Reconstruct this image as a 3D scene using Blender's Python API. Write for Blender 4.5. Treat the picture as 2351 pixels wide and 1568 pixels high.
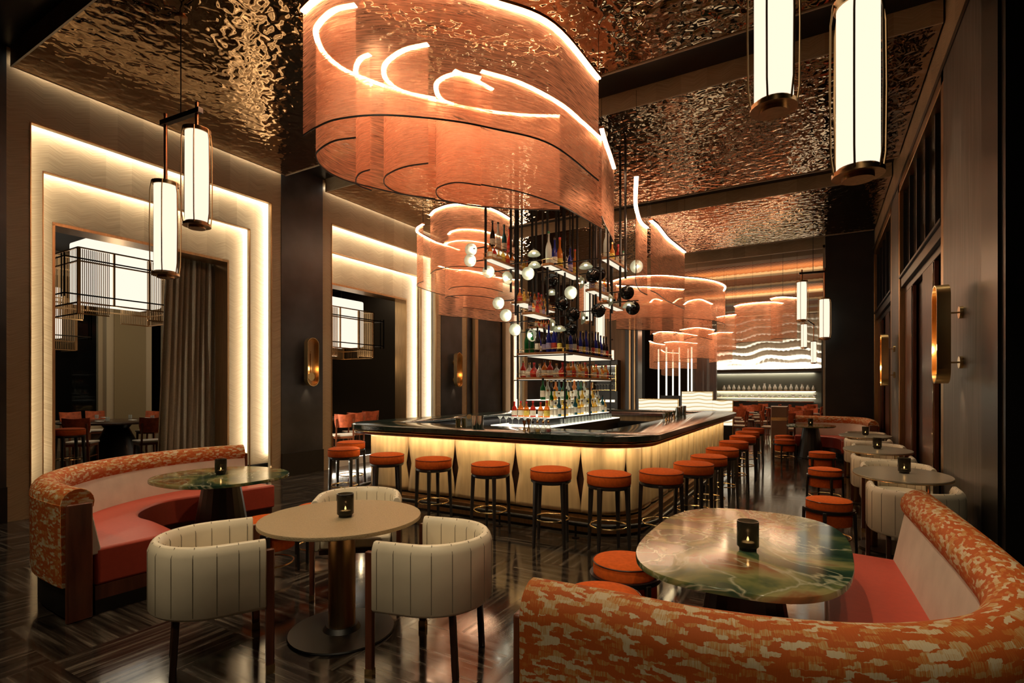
import bpy, math, random
from math import sin, cos, pi, radians as R
from mathutils import Vector, Matrix
random.seed(7)
S = bpy.context.scene
for o in list(bpy.data.objects): bpy.data.objects.remove(o)
COL = S.collection

# ---------------------------------------------------------------- camera
F_PX, CX, HY, EYE, YAW = 1213.0, 1175.5, 893.0, 1.58, R(30.3)
sn, cs = sin(YAW), cos(YAW)
cd = bpy.data.cameras.new('camera'); cam = bpy.data.objects.new('camera', cd); COL.objects.link(cam)
cam.location = (0, 0, EYE); cam.rotation_euler = (pi/2, 0, YAW)
cd.sensor_width = 36; cd.lens = F_PX/2351*36; cd.shift_y = (HY-784)/2351; cd.clip_start = .05; cd.clip_end = 120
S.camera = cam

def pz(px, py, z):                       # point of the horizontal plane z seen at a pixel of the photograph
    D = (EYE-z)*F_PX/(py-HY); t = (px-CX)/F_PX
    return Vector((D*(-sn+cs*t), D*(cs+sn*t)))
def xat(px, Y):                          # world X at distance Y along the room
    t = (px-CX)/F_PX; return Y*(-sn+cs*t)/(cs+sn*t)
def zat(px, py, Y):
    t = (px-CX)/F_PX; return EYE+(HY-py)/F_PX*Y/(cs+sn*t)

# ---------------------------------------------------------------- world, exposure
W = bpy.data.worlds.new('night'); S.world = W; W.use_nodes = True
W.node_tree.nodes['Background'].inputs[0].default_value = (1, .78, .55, 1)
W.node_tree.nodes['Background'].inputs[1].default_value = .012
S.view_settings.view_transform = 'Standard'; S.view_settings.look = 'None'
S.view_settings.exposure = 0.0; S.view_settings.gamma = 1
S.view_settings.use_curve_mapping = False
S.cycles.max_bounces = 10; S.cycles.transparent_max_bounces = 28
S.cycles.caustics_reflective = False; S.cycles.caustics_refractive = False
S.cycles.sample_clamp_indirect = 4

WARM = (1, .80, .52); CREAM = (1, .89, .70); AMBER = (1, .68, .38)
def area(loc, d, sx, sy, power, col=WARM, spread=180):      # rectangular lamp shining along d, its long side sx along a
    l = bpy.data.lights.new('lamp_light', 'AREA'); l.shape = 'RECTANGLE'; l.size = sx; l.size_y = sy
    l.energy = power; l.color = col; l.spread = R(spread)
    o = bpy.data.objects.new('lamp_light', l); COL.objects.link(o); o.location = loc
    d = Vector(d).normalized(); return o, d
def strip(p, q, d, power, w=.03, col=CREAM, spread=180):    # linear LED from p to q shining along d
    p, q, d = Vector(p), Vector(q), Vector(d).normalized()
    o, _ = area((p+q)/2, d, (q-p).length, w, power*(q-p).length, col, spread)
    x = (q-p).normalized(); z = -d; z = (z-x*z.dot(x)).normalized(); y = z.cross(x)
    o.matrix_world = Matrix.Translation((p+q)/2) @ Matrix((x, y, z)).transposed().to_4x4()
    return o
def spot(loc, tgt, power, ang=50, blend=.7, col=WARM, r=.04):
    l = bpy.data.lights.new('spot_light', 'SPOT'); l.energy = power; l.color = col
    l.spot_size = R(ang); l.spot_blend = blend; l.shadow_soft_size = r
    o = bpy.data.objects.new('spot_light', l); COL.objects.link(o); o.location = loc
    o.rotation_euler = (Vector(tgt)-Vector(loc)).to_track_quat('-Z', 'Y').to_euler()
    return o
# recessed downlights in the dark channels of the ceiling
MOD = 4.6; CH = [1.92, 6.55, 11.2, 15.85]
DOWN = [((-2.6, 1.9, 5.55), (-2.6, 2.1, .7), 240, 36), ((-1.2, 1.9, 5.55), (-.5, 2.9, .7), 190, 40),
        ((-4.6, 1.9, 5.55), (-4.9, 2.7, .6), 150, 40), ((.6, 1.9, 5.55), (.7, 2.6, .8), 90, 40),
        ((-6.6, 1.9, 5.55), (-6.0, 2.8, .8), 120, 40), ((.6, 6.5, 5.55), (.6, 6.3, .7), 110, 44),
        ((.5, 11.2, 5.55), (.5, 10.2, .6), 150, 46), ((.2, 6.5, 5.55), (.1, 7.6, .4), 90, 40),
        ((-.8, 6.5, 5.55), (-1.1, 5.6, .7), 90, 50), ((-3.0, 1.9, 5.55), (-3.2, 4.9, .7), 170, 46),
        ((-.6, 11.2, 5.55), (-1.2, 9.0, .7), 170, 46), ((-6.7, 6.5, 5.55), (-6.0, 5.5, .7), 110, 46),
        ((-7.3, 6.5, 5.55), (-8.2, 6.6, .9), 60, 30), ((-.3, 15.8, 5.55), (-.1, 14.2, .7), 150, 46),
        ((-4.4, 6.5, 5.55), (-4.0, 7.9, 1.2), 200, 40), ((-3.6, 11.2, 5.55), (-3.8, 9.3, 1.2), 220, 40)]
for a, b, p, g in DOWN: spot(a, b, p*1.35, g)
# fill spots added behind the photographer to brighten the armchairs and near tables
for a, b in (((-4.2, -1.2, 5.4), (-3.1, 1.6, .7)), ((-1.4, -1.2, 5.4), (-1.6, 2.2, .7)), ((-2.8, -1.2, 5.4), (-4.6, 2.4, .6)), ((1.0, -1.2, 5.4), (0, 2.6, .8))): spot(a, b, 150, 52)

# ---------------------------------------------------------------- materials
def newmat(n):
    m = bpy.data.materials.new(n); m.use_nodes = True; nt = m.node_tree
    return m, nt, nt.nodes['Principled BSDF']
def L(nt, a, b): nt.links.new(a, b)
def nd(nt, t, **kw):
    n = nt.nodes.new(t)
    for k, v in kw.items():
        if k in n.inputs: n.inputs[k].default_value = v
        else: setattr(n, k, v)
    return n
def ramp(nt, fac, stops):
    r = nt.nodes.new('ShaderNodeValToRGB'); e = r.color_ramp.elements
    while len(e) < len(stops): e.new(.5)
    for i, (p, c) in enumerate(stops): e[i].position = p; e[i].color = (*c, 1) if len(c) == 3 else c
    if fac is not None: L(nt, fac, r.inputs[0])
    return r
def coords(nt, kind='Object', scale=(1, 1, 1), rot=(0, 0, 0)):
    t = nt.nodes.new('ShaderNodeTexCoord'); m = nt.nodes.new('ShaderNodeMapping')
    m.inputs['Scale'].default_value = scale; m.inputs['Rotation'].default_value = rot
    if kind == 'World':
        g = nt.nodes.new('ShaderNodeNewGeometry'); L(nt, g.outputs['Position'], m.inputs[0])
    else: L(nt, t.outputs[kind], m.inputs[0])
    return m.outputs[0]
def bump(nt, h, b, s=.3, d=.01):
    n = nd(nt, 'ShaderNodeBump', Strength=s, Distance=d); L(nt, h, n.inputs['Height']); L(nt, n.outputs[0], b.inputs['Normal'])
def mat(n, col, rough=.5, metal=0, coat=0, noise=None, var=.25, bmp=0, sheen=0, spec=.5, scale=(1, 1, 1), kind='Object'):
    m, nt, b = newmat(n)
    b.inputs['Base Color'].default_value = (*col, 1); b.inputs['Roughness'].default_value = rough
    b.inputs['Metallic'].default_value = metal; b.inputs['Coat Weight'].default_value = coat
    b.inputs['Sheen Weight'].default_value = sheen; b.inputs['Specular IOR Level'].default_value = spec
    if noise:
        nz = nd(nt, 'ShaderNodeTexNoise', Scale=noise, Detail=5.0); L(nt, coords(nt, kind, scale), nz.inputs[0])
        c0 = [c*(1-var) for c in col]; c1 = [min(1, c*(1+var)) for c in col]
        r = ramp(nt, nz.outputs[0], [(.3, c0), (.7, c1)]); L(nt, r.outputs[0], b.inputs['Base Color'])
        if bmp: bump(nt, nz.outputs[0], b, bmp)
    return m
def emit(n, col, s):
    m, nt, b = newmat(n); nt.nodes.remove(b)
    e = nd(nt, 'ShaderNodeEmission', Strength=s); e.inputs[0].default_value = (*col, 1)
    L(nt, e.outputs[0], nt.nodes['Material Output'].inputs[0]); return m
def glassy(n, tint, solid=0.0, col=None, rough=.05):        # thin clear or tinted glass
    m, nt, b = newmat(n)
    b.inputs['Base Color'].default_value = (*(col or tint), 1); b.inputs['Roughness'].default_value = rough
    t = nt.nodes.new('ShaderNodeBsdfTransparent'); t.inputs[0].default_value = (*tint, 1)
    lw = nd(nt, 'ShaderNodeLayerWeight', Blend=.35)
    mr = nd(nt, 'ShaderNodeMapRange'); mr.inputs[3].default_value = max(solid, .08); mr.inputs[4].default_value = 1.0
    L(nt, lw.outputs['Facing'], mr.inputs[0])
    mx = nt.nodes.new('ShaderNodeMixShader'); L(nt, mr.outputs[0], mx.inputs[0]); L(nt, t.outputs[0], mx.inputs[1]); L(nt, b.outputs[0], mx.inputs[2])
    L(nt, mx.outputs[0], nt.nodes['Material Output'].inputs[0]); b.inputs['Metallic'].default_value = 0
    return m

M = {}
def hatch_wood(n, c0, c1, gl=.45):
    m, nt, b = newmat(n)
    v = coords(nt, 'World')
    sp = nd(nt, 'ShaderNodeSeparateXYZ'); L(nt, v, sp.inputs[0])
    ad = nd(nt, 'ShaderNodeMath', operation='ADD'); L(nt, sp.outputs[0], ad.inputs[0]); L(nt, sp.outputs[1], ad.inputs[1])
    cb = nd(nt, 'ShaderNodeCombineXYZ'); L(nt, ad.outputs[0], cb.inputs[0]); L(nt, sp.outputs[2], cb.inputs[1])
    # veneer leaves, each leaf with its grain tilted the other way
    pp = nd(nt, 'ShaderNodeMath', operation='PINGPONG'); pp.inputs[1].default_value = .16; L(nt, ad.outputs[0], pp.inputs[0])
    ml = nd(nt, 'ShaderNodeMath', operation='MULTIPLY_ADD'); ml.inputs[1].default_value = .45; L(nt, pp.outputs[0], ml.inputs[0]); L(nt, sp.outputs[2], ml.inputs[2])
    cc = nd(nt, 'ShaderNodeCombineXYZ'); L(nt, ml.outputs[0], cc.inputs[1]); L(nt, ad.outputs[0], cc.inputs[0])
    mp = nd(nt, 'ShaderNodeMapping'); mp.inputs['Scale'].default_value = (1.2, 46, 1); L(nt, cc.outputs[0], mp.inputs[0])
    n1 = nd(nt, 'ShaderNodeTexNoise', Scale=2.0, Detail=3.0); L(nt, mp.outputs[0], n1.inputs[0])
    bl = nd(nt, 'ShaderNodeMath', operation='SNAP'); bl.inputs[1].default_value = .32; L(nt, ad.outputs[0], bl.inputs[0])
    wn = nd(nt, 'ShaderNodeTexWhiteNoise', noise_dimensions='1D'); L(nt, bl.outputs[0], wn.inputs['W'])
    mm = nd(nt, 'ShaderNodeMath', operation='MULTIPLY_ADD'); mm.inputs[1].default_value = .22; L(nt, wn.outputs[0], mm.inputs[0]); L(nt, n1.outputs[0], mm.inputs[2])
    r = ramp(nt, mm.outputs[0], [(.35, c0), (.85, c1)]); L(nt, r.outputs[0], b.inputs['Base Color'])
    b.inputs['Roughness'].default_value = gl; bump(nt, n1.outputs[0], b, .25, .004); return m
M['veneer'] = hatch_wood('pale_oak_veneer', (.30, .215, .12), (.50, .38, .23))
M['plaster'] = mat('dark_blue_plaster', (.030, .031, .034), .38, noise=1.6, var=.7, bmp=.25, kind='World')
M['streak'] = mat('brushed_grey_plaster', (.085, .078, .070), .42, noise=2.5, var=.5, bmp=.1, scale=(9, 9, .6))
M['black'] = mat('black_lacquer', (.006, .0055, .005), .35)
M['void'] = mat('night_black', (.002, .002, .002), .9, spec=.0)
M['dark'] = mat('dark_bronze', (.035, .024, .016), .35, .6)
M['darkwood'] = mat('dark_walnut', (.035, .014, .008), .32, noise=3, var=.5, scale=(6, 6, 1), coat=.3)
M['redwood'] = mat('reddish_walnut', (.12, .035, .016), .35, noise=3, var=.4, scale=(6, 6, 1), coat=.3)
M['bronze'] = mat('brushed_bronze', (.44, .27, .13), .33, 1, noise=5, var=.15, scale=(8, 8, .6))
M['brass'] = mat('brushed_brass', (.80, .56, .26), .25, 1)
M['copper'] = mat('copper_rail', (.55, .24, .12), .35, 1)
M['steel'] = mat('dark_steel', (.06, .06, .065), .3, .8)
M['rod'] = mat('blackened_steel', (.012, .010, .009), .4, .5)
M['chrome'] = mat('chrome', (.85, .85, .83), .08, 1)
M['orange'] = mat('burnt_orange_velvet', (.66, .115, .015), .8, noise=40, var=.12, spec=.15)
M['red'] = mat('coral_red_leather', (.50, .07, .04), .42, noise=30, var=.05)
M['cream'] = mat('cream_leather', (.74, .65, .49), .34, noise=5, var=.07, bmp=.04)
M['suede'] = mat('cream_suede', (.70, .62, .52), .85, noise=6, var=.08)
M['maple'] = mat('figured_maple', (.50, .34, .17), .4, noise=2.2, var=.22, scale=(7, 7, .7))
M['gold'] = mat('hammered_gold', (.42, .325, .19), .45, .45, noise=150, var=.12, bmp=.5)
M['goldtop'] = mat('pale_gold_top', (.40, .36, .28), .3, .4)
M['curtain'] = mat('taupe_curtain', (.33, .27, .19), .8, noise=60, var=.15)
M['beige'] = mat('beige_lacquer', (.45, .35, .23), .5)
M['linen'] = mat('white_cloth', (.8, .78, .72), .7)
M['glass'] = glassy('clear_glass', (.93, .95, .94), .12, (.8, .85, .85))
M['winglass'] = glassy('window_glass', (.75, .8, .82), .03, (.02, .02, .02), .02)
M['smoke'] = glassy('smoked_glass', (.30, .26, .20), .35, (.05, .045, .035), .2)
M['led'] = emit('warm_led', (1, .72, .42), 14)
M['ledtop'] = emit('ribbon_led', (1, .68, .42), 50)
M['bulb'] = emit('bulb', (1, .88, .68), 26)
M['flame'] = emit('flame', (1, .75, .4), 60)
M['glow'] = emit('backlit_panel', (1, .83, .58), 2.2)
M['lamp'] = emit('lantern_cloth', (1, .87, .66), 1.15)
M['box'] = emit('lantern_shade', (1, .90, .74), 1.1)
M['onyx'] = emit('backlit_shelf', (1, .88, .66), 1.8)
# hammered mirror ceiling
m, nt, b = newmat('hammered_mirror'); M['mirror'] = m
b.inputs['Base Color'].default_value = (.42, .29, .18, 1); b.inputs['Metallic'].default_value = 1; b.inputs['Roughness'].default_value = .05
v = coords(nt, 'World'); nz = nd(nt, 'ShaderNodeTexNoise', Scale=8.0, Detail=1.0, Roughness=.4, Distortion=.4); L(nt, v, nz.inputs[0])
bump(nt, nz.outputs[0], b, .55, .032)
# floor: polished dark stone laid in a basket weave, grain turning with every tile
m, nt, b = newmat('polished_dark_stone'); M['floor'] = m
g = nt.nodes.new('ShaderNodeNewGeometry')
ck = nd(nt, 'ShaderNodeTexChecker', Scale=1.0/.75); mp0 = nd(nt, 'ShaderNodeMapping'); mp0.inputs['Location'].default_value = (.1, .2, .5)
L(nt, g.outputs[0], mp0.inputs[0]); L(nt, mp0.outputs[0], ck.inputs[0])
ns = []
for sc in ((1.2, 26, 1), (26, 1.2, 1)):
    mp = nd(nt, 'ShaderNodeMapping'); mp.inputs['Scale'].default_value = sc; L(nt, g.outputs[0], mp.inputs[0])
    n_ = nd(nt, 'ShaderNodeTexNoise', Scale=1.0, Detail=5.0, Roughness=.6); L(nt, mp.outputs[0], n_.inputs[0]); ns.append(n_)
mx = nt.nodes.new('ShaderNodeMix'); mx.data_type = 'FLOAT'
L(nt, ck.outputs['Fac'], mx.inputs[0]); L(nt, ns[0].outputs[0], mx.inputs[2]); L(nt, ns[1].outputs[0], mx.inputs[3])
r = ramp(nt, mx.outputs[0], [(.36, (.008, .006, .005)), (.52, (.028, .021, .016)), (.70, (.12, .098, .075))]); L(nt, r.outputs[0], b.inputs['Base Color'])
r2 = ramp(nt, mx.outputs[0], [(.3, (.07,)*3), (.7, (.16,)*3)]); L(nt, r2.outputs[0], b.inputs['Roughness'])
b.inputs['Specular IOR Level'].default_value = .8
# green onyx table tops
def marble(n, stops, sc=2.2, rough=.08, vein=(.3, .3, .2), coat=.3):
    m, nt, b = newmat(n); v = coords(nt, 'Object')
    a = nd(nt, 'ShaderNodeTexNoise', Scale=sc, Detail=4.0, Distortion=1.6, Roughness=.55); L(nt, v, a.inputs[0])
    w = nd(nt, 'ShaderNodeTexVoronoi', feature='DISTANCE_TO_EDGE', Scale=sc*1.3)
    ad = nd(nt, 'ShaderNodeVectorMath', operation='MULTIPLY_ADD'); ad.inputs[1].default_value = (.9, .9, .9)
    L(nt, a.outputs['Color'], ad.inputs[0]); L(nt, v, ad.inputs[2]); L(nt, ad.outputs[0], w.inputs[0])
    r = ramp(nt, a.outputs[0], stops)
    vr = ramp(nt, w.outputs['Distance'], [(0, (1, 1, 1)), (.018, (.5,)*3), (.05, (0, 0, 0))])
    mx = nt.nodes.new('ShaderNodeMix'); mx.data_type = 'RGBA'; L(nt, vr.outputs[0], mx.inputs[0]); L(nt, r.outputs[0], mx.inputs[6])
    mx.inputs[7].default_value = (*vein, 1)
    L(nt, mx.outputs[2], b.inputs['Base Color']); b.inputs['Roughness'].default_value = rough; b.inputs['Coat Weight'].default_value = coat
    return m
M['onyxtop'] = marble('green_onyx', [(.30, (.010, .030, .018)), (.42, (.028, .062, .034)), (.48, (.12, .14, .05)), (.55, (.24, .22, .09)), (.63, (.20, .085, .03)), (.74, (.04, .045, .022))], 1.7, .10, (.34, .34, .22), 0)
M['onyxtop'].node_tree.nodes['Principled BSDF'].inputs['Specular IOR Level'].default_value = .28
M['greenbar'] = marble('black_green_marble', [(.3, (.006, .014, .010)), (.6, (.016, .034, .025)), (.8, (.035, .06, .045))], 3, .14, (.02, .035, .028), 0)
# woven upholstery: broken horizontal blocks of rust over straw
def woven(n, horiz=True):
    m, nt, b = newmat(n); t = nt.nodes.new('ShaderNodeTexCoord')
    def nz(sc, d=2.0):
        mp = nd(nt, 'ShaderNodeMapping'); mp.inputs['Scale'].default_value = sc; L(nt, t.outputs['UV'], mp.inputs[0])
        q = nd(nt, 'ShaderNodeTexNoise', Scale=1.0, Detail=d); L(nt, mp.outputs[0], q.inputs[0]); return q.outputs[0]
    c = nz((330, 22, 1), 2.0); e = nz((4, 6, 1), 1.0); j = nz((120, 9, 1), 0)
    mp = nd(nt, 'ShaderNodeMapping'); mp.inputs['Scale'].default_value = (26, 66, 1); L(nt, t.outputs['UV'], mp.inputs[0])
    va = nd(nt, 'ShaderNodeVectorMath', operation='MULTIPLY_ADD'); va.inputs[1].default_value = (.2, .45, 0)
    cj = nt.nodes.new('ShaderNodeCombineXYZ'); L(nt, j, cj.inputs[1]); L(nt, cj.outputs[0], va.inputs[0]); L(nt, mp.outputs[0], va.inputs[2])
    vo = nd(nt, 'ShaderNodeTexVoronoi', distance='CHEBYCHEV', Scale=1.0); L(nt, va.outputs[0], vo.inputs[0])
    sx_ = nt.nodes.new('ShaderNodeSeparateColor'); L(nt, vo.outputs['Color'], sx_.inputs[0]); a = sx_.outputs[0]
    k = nd(nt, 'ShaderNodeMath', operation='MULTIPLY_ADD'); k.inputs[1].default_value = .75; L(nt, c, k.inputs[0]); L(nt, a, k.inputs[2])
    k2 = nd(nt, 'ShaderNodeMath', operation='MULTIPLY_ADD'); k2.inputs[1].default_value = .35; L(nt, e, k2.inputs[0]); L(nt, k.outputs[0], k2.inputs[2])
    r = ramp(nt, k2.outputs[0], [(.46, (.46, .10, .018)), (.53, (.52, .17, .035)), (.60, (.52, .30, .11)), (.69, (.62, .50, .33))])
    sc_ = nd(nt, 'ShaderNodeMath', operation='MULTIPLY'); sc_.inputs[1].default_value = .475; L(nt, k2.outputs[0], sc_.inputs[0]); L(nt, sc_.outputs[0], r.inputs[0])
    L(nt, r.outputs[0], b.inputs['Base Color']); b.inputs['Roughness'].default_value = .65; b.inputs['Specular IOR Level'].default_value = .2
    bump(nt, c, b, .35, .004); return m
M['woven'] = woven('rust_and_straw_weave')
# copper gauze of the ribbons
def gauze(n, col, lo=.30, hi=.80):
    m, nt, b = newmat(n); nt.nodes.remove(b); t = nt.nodes.new('ShaderNodeTexCoord')
    mp = nd(nt, 'ShaderNodeMapping'); mp.inputs['Scale'].default_value = (5, 90, 1); mp.inputs['Rotation'].default_value = (0, 0, .03); L(nt, t.outputs['UV'], mp.inputs[0])
    q = nd(nt, 'ShaderNodeTexNoise', Scale=1.0, Detail=3.0, Distortion=.5); L(nt, mp.outputs[0], q.inputs[0])
    r = ramp(nt, q.outputs[0], [(.34, [lo]*3), (.66, [hi]*3)])
    tr = nt.nodes.new('ShaderNodeBsdfTransparent'); tr.inputs[0].default_value = (1, .90, .82, 1)
    df = nt.nodes.new('ShaderNodeBsdfDiffuse'); df.inputs[0].default_value = (*col, 1)
    tl = nt.nodes.new('ShaderNodeBsdfTranslucent'); tl.inputs[0].default_value = (*col, 1)
    gl = nd(nt, 'ShaderNodeBsdfGlossy', Roughness=.35); gl.inputs[0].default_value = (*col, 1)
    m1 = nt.nodes.new('ShaderNodeMixShader'); m1.inputs[0].default_value = .5; L(nt, df.outputs[0], m1.inputs[1]); L(nt, tl.outputs[0], m1.inputs[2])
    m2 = nt.nodes.new('ShaderNodeMixShader'); m2.inputs[0].default_value = .2; L(nt, m1.outputs[0], m2.inputs[1]); L(nt, gl.outputs[0], m2.inputs[2])
    m3 = nt.nodes.new('ShaderNodeMixShader'); L(nt, r.outputs[0], m3.inputs[0]); L(nt, tr.outputs[0], m3.inputs[1]); L(nt, m2.outputs[0], m3.inputs[2])
    L(nt, m3.outputs[0], nt.nodes['Material Output'].inputs[0]); return m
M['gauze'] = gauze('copper_gauze', (1.0, .50, .32), .30, .86)

# ---------------------------------------------------------------- mesh helpers
class MB:
    def __init__(s): s.v, s.f, s.uv = [], [], {}
    def add(s, vs, fs, uvs=None):
        k = len(s.v); s.v += [tuple(v) for v in vs]
        for i, f in enumerate(fs):
            s.f.append([k+j for j in f])
            if uvs: s.uv[len(s.f)-1] = uvs[i]
        return s
    def box(s, x0, x1, y0, y1, z0, z1):
        vs = [(x, y, z) for z in (z0, z1) for y in (y0, y1) for x in (x0, x1)]
        return s.add(vs, [(0, 2, 3, 1), (4, 5, 7, 6), (0, 1, 5, 4), (2, 6, 7, 3), (0, 4, 6, 2), (1, 3, 7, 5)])
    def bar(s, p, q, w, h=None, up=(0, 0, 1), w2=None, h2=None):   # square bar from p to q
        h = h or w; w2 = w2 or w; h2 = h2 or h; p, q = Vector(p), Vector(q); d = (q-p).normalized(); u = Vector(up)
        if abs(d.dot(u)) > .98: u = Vector((0, 1, 0))
        a = d.cross(u).normalized(); b_ = a.cross(d)
        vs = [c+a*i*ww/2+b_*j*hh/2 for c, ww, hh in ((p, w, h), (q, w2, h2)) for i, j in ((-1, -1), (1, -1), (1, 1), (-1, 1))]
        return s.add(vs, [(0, 3, 2, 1), (4, 5, 6, 7)]+[(i, (i+1) % 4, 4+(i+1) % 4, 4+i) for i in range(4)])
    def tube(s, pts, r, n=8, closed=False):
        pts = [Vector(p) for p in pts]; m_ = len(pts); vs = []
        for i, p in enumerate(pts):
            a = pts[(i-1) % m_] if (closed or i) else p; b_ = pts[(i+1) % m_] if (closed or i < m_-1) else p
            d = (b_-a).normalized(); u = Vector((0, 0, 1)) if abs(d.z) < .95 else Vector((1, 0, 0))
            x = d.cross(u).normalized(); y = x.cross(d); rr = r[i] if isinstance(r, (list, tuple)) else r
            vs += [p+(x*cos(2*pi*k/n)+y*sin(2*pi*k/n))*rr for k in range(n)]
        fs = [(i*n+k, i*n+(k+1) % n, ((i+1) % m_)*n+(k+1) % n, ((i+1) % m_)*n+k) for i in range(m_ if closed else m_-1) for k in range(n)]
        if not closed: fs += [tuple(range(n))[::-1], tuple((m_-1)*n+k for k in range(n))]
        return s.add(vs, fs)
    def lathe(s, prof, c=(0, 0, 0), n=24, cap=True, ax=None):      # prof = [(r, z)]
        vs = []; c = Vector(c)
        q = Vector(ax).normalized().to_track_quat('Z', 'Y') if ax else None
        for r, z in prof:
            for k in range(n):
                p = Vector((r*cos(2*pi*k/n), r*sin(2*pi*k/n), z)); vs.append(c+(q @ p if q else p))
        m_ = len(prof)
        fs = [(i*n+k, i*n+(k+1) % n, (i+1)*n+(k+1) % n, (i+1)*n+k) for i in range(m_-1) for k in range(n)]
        if cap: fs += [tuple(range(n))[::-1], tuple((m_-1)*n+k for k in range(n))]
        return s.add(vs, fs)
    def prism(s, poly, z0, z1):
        n = len(poly); vs = [(x, y, z0) for x, y in poly]+[(x, y, z1) for x, y in poly]
        return s.add(vs, [tuple(range(n))[::-1], tuple(range(n, 2*n))]+[(i, (i+1) % n, n+(i+1) % n, n+i) for i in range(n)])
    def sweep(s, path, prof, closed=False, caps=True, nrm=None):    # path [(x,y)], prof [(offset to the left, z)] closed loop
        m_ = len(path); n = len(prof); P_ = [Vector((x, y, 0)) for x, y in path]; vs = []; acc = [0]
        for i, p in enumerate(P_):
            a = P_[(i-1) % m_] if (closed or i) else p; b_ = P_[(i+1) % m_] if (closed or i < m_-1) else p
            d = (b_-a).normalized(); nn = Vector((-d.y, d.x, 0))
            e1 = (p-a); e2 = (b_-p); k = 1
            if e1.length > 1e-6 and e2.length > 1e-6:
                k = 1/max(.5, math.sqrt((1+e1.normalized().dot(e2.normalized()))/2))
            vs += [p+nn*o*k+Vector((0, 0, z)) for o, z in prof]
            if i: acc.append(acc[-1]+(P_[i]-P_[i-1]).length)
        acc.append(acc[-1]+(P_[0]-P_[-1]).length)
        pl = [0]
        for j in range(n): a, b_ = prof[j], prof[(j+1) % n]; pl.append(pl[-1]+math.hypot(a[0]-b_[0], a[1]-b_[1]))
        fs, uv = [], []
        for i in range(m_ if closed else m_-1):
            for j in range(n):
                fs.append((i*n+j, ((i+1) % m_)*n+j, ((i+1) % m_)*n+(j+1) % n, i*n+(j+1) % n))
                uv.append([(acc[i], pl[j]), (acc[i+1], pl[j]), (acc[i+1], pl[j+1]), (acc[i], pl[j+1])])
        if caps and not closed:
            fs += [tuple(range(n)), tuple((m_-1)*n+k for k in range(n))[::-1]]
            uv += [[(prof[k][0], prof[k][1]) for k in range(n)], [(prof[k][0], prof[k][1]) for k in range(n)][::-1]]
        return s.add(vs, fs, uv)
    def obj(s, name, mt, parent=None, smooth=None, bev=0, label=None, kind=None, sub=0):
        me = bpy.data.meshes.new(name); me.from_pydata(s.v, [], s.f)
        if s.uv:
            ul = me.uv_layers.new(name='UVMap')
            for pi_, p in enumerate(me.polygons):
                if pi_ in s.uv:
                    for li, uvc in zip(p.loop_indices, s.uv[pi_]): ul.data[li].uv = uvc
        me.validate(); me.update()
        import bmesh
        bm = bmesh.new(); bm.from_mesh(me); bmesh.ops.recalc_face_normals(bm, faces=bm.faces)
        ang = R(smooth if smooth is not None else 38)
        for f in bm.faces: f.smooth = True
        for e in bm.edges:
            if len(e.link_faces) == 2 and e.calc_face_angle(0) > ang: e.smooth = False
        bm.to_mesh(me); bm.free()
        ms = mt if isinstance(mt, (list, tuple)) else [mt]
        for q in ms: me.materials.append(M[q] if isinstance(q, str) else q)
        o = bpy.data.objects.new(name, me); COL.objects.link(o)
        if parent: o.parent = parent
        if bev:
            md = o.modifiers.new('bevel', 'BEVEL'); md.width = bev; md.segments = 2; md.limit_method = 'ANGLE'; md.angle_limit = R(40)
        if sub:
            md = o.modifiers.new('subdivision', 'SUBSURF'); md.levels = sub; md.render_levels = sub
        if label: o['label'] = label
        if kind: o['kind'] = kind
        return o
def tag(o, label, cat, group=None, kind=None):
    o['label'] = label; o['category'] = cat
    if group: o['group'] = group
    if kind: o['kind'] = kind
    return o
def thing(name, label, cat, loc=(0, 0, 0), rz=0, group=None):
    o = bpy.data.objects.new(name, None); COL.objects.link(o); o.empty_display_size = .1
    o.location = loc; o.rotation_euler = (0, 0, rz); return tag(o, label, cat, group)
def dup(root, loc, rz=0, label=None, group=None, scale=None):
    r = root.copy(); COL.objects.link(r); r.location = loc; r.rotation_euler = (0, 0, rz)
    if label: r['label'] = label
    if group: r['group'] = group
    if scale: r.scale = (scale,)*3 if not isinstance(scale, tuple) else scale
    for ch in list(root.children):
        c = ch.copy(); COL.objects.link(c); c.parent = r
        for g_ in list(ch.children):
            d = g_.copy(); COL.objects.link(d); d.parent = c
    return r
def struct(mb, name, mt, **kw): return mb.obj(name, mt, kind='structure', **kw)
def arc(cx, cy, r, a0, a1, n=12, ry=None): return [(cx+r*cos(R(a0+(a1-a0)*i/n)), cy+(ry or r)*sin(R(a0+(a1-a0)*i/n))) for i in range(n+1)]
def spline(pts, n=8):                      # Catmull-Rom through the points
    P_ = [Vector(p) for p in pts]; P_ = [P_[0]*2-P_[1]]+P_+[P_[-1]*2-P_[-2]]; out = []
    for i in range(1, len(P_)-2):
        a, b_, c, d = P_[i-1:i+3]
        for k in range(n):
            t = k/n; out.append(.5*((2*b_)+(c-a)*t+(2*a-5*b_+4*c-d)*t*t+(3*b_-a-3*c+d)*t**3))
    out.append(P_[-2]); return out
ORD = 'first second third fourth fifth sixth seventh eighth ninth tenth eleventh twelfth thirteenth fourteenth fifteenth sixteenth seventeenth eighteenth nineteenth twentieth'.split()
ORD += ['twenty-'+w for w in ORD[:9]]+['thirtieth']
# ================================================================ THE ROOM
XL, XR, ZC = -8.33, 1.12, 5.4
struct(MB().box(-8.45, 6, -4, 34, -.1, 0), 'floor', 'floor')
struct(MB().box(-15.6, -8.45, -2, 17, -.1, .15), 'floor', 'floor')
fl = MB()
for k in range(-1, 5):
    y = 2.4-MOD*1+MOD*k
    fl.box(-8.5, -8.44, y+.22, y+3.45, .0, .158)
struct(fl, 'trim_1', 'linen')

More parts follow.
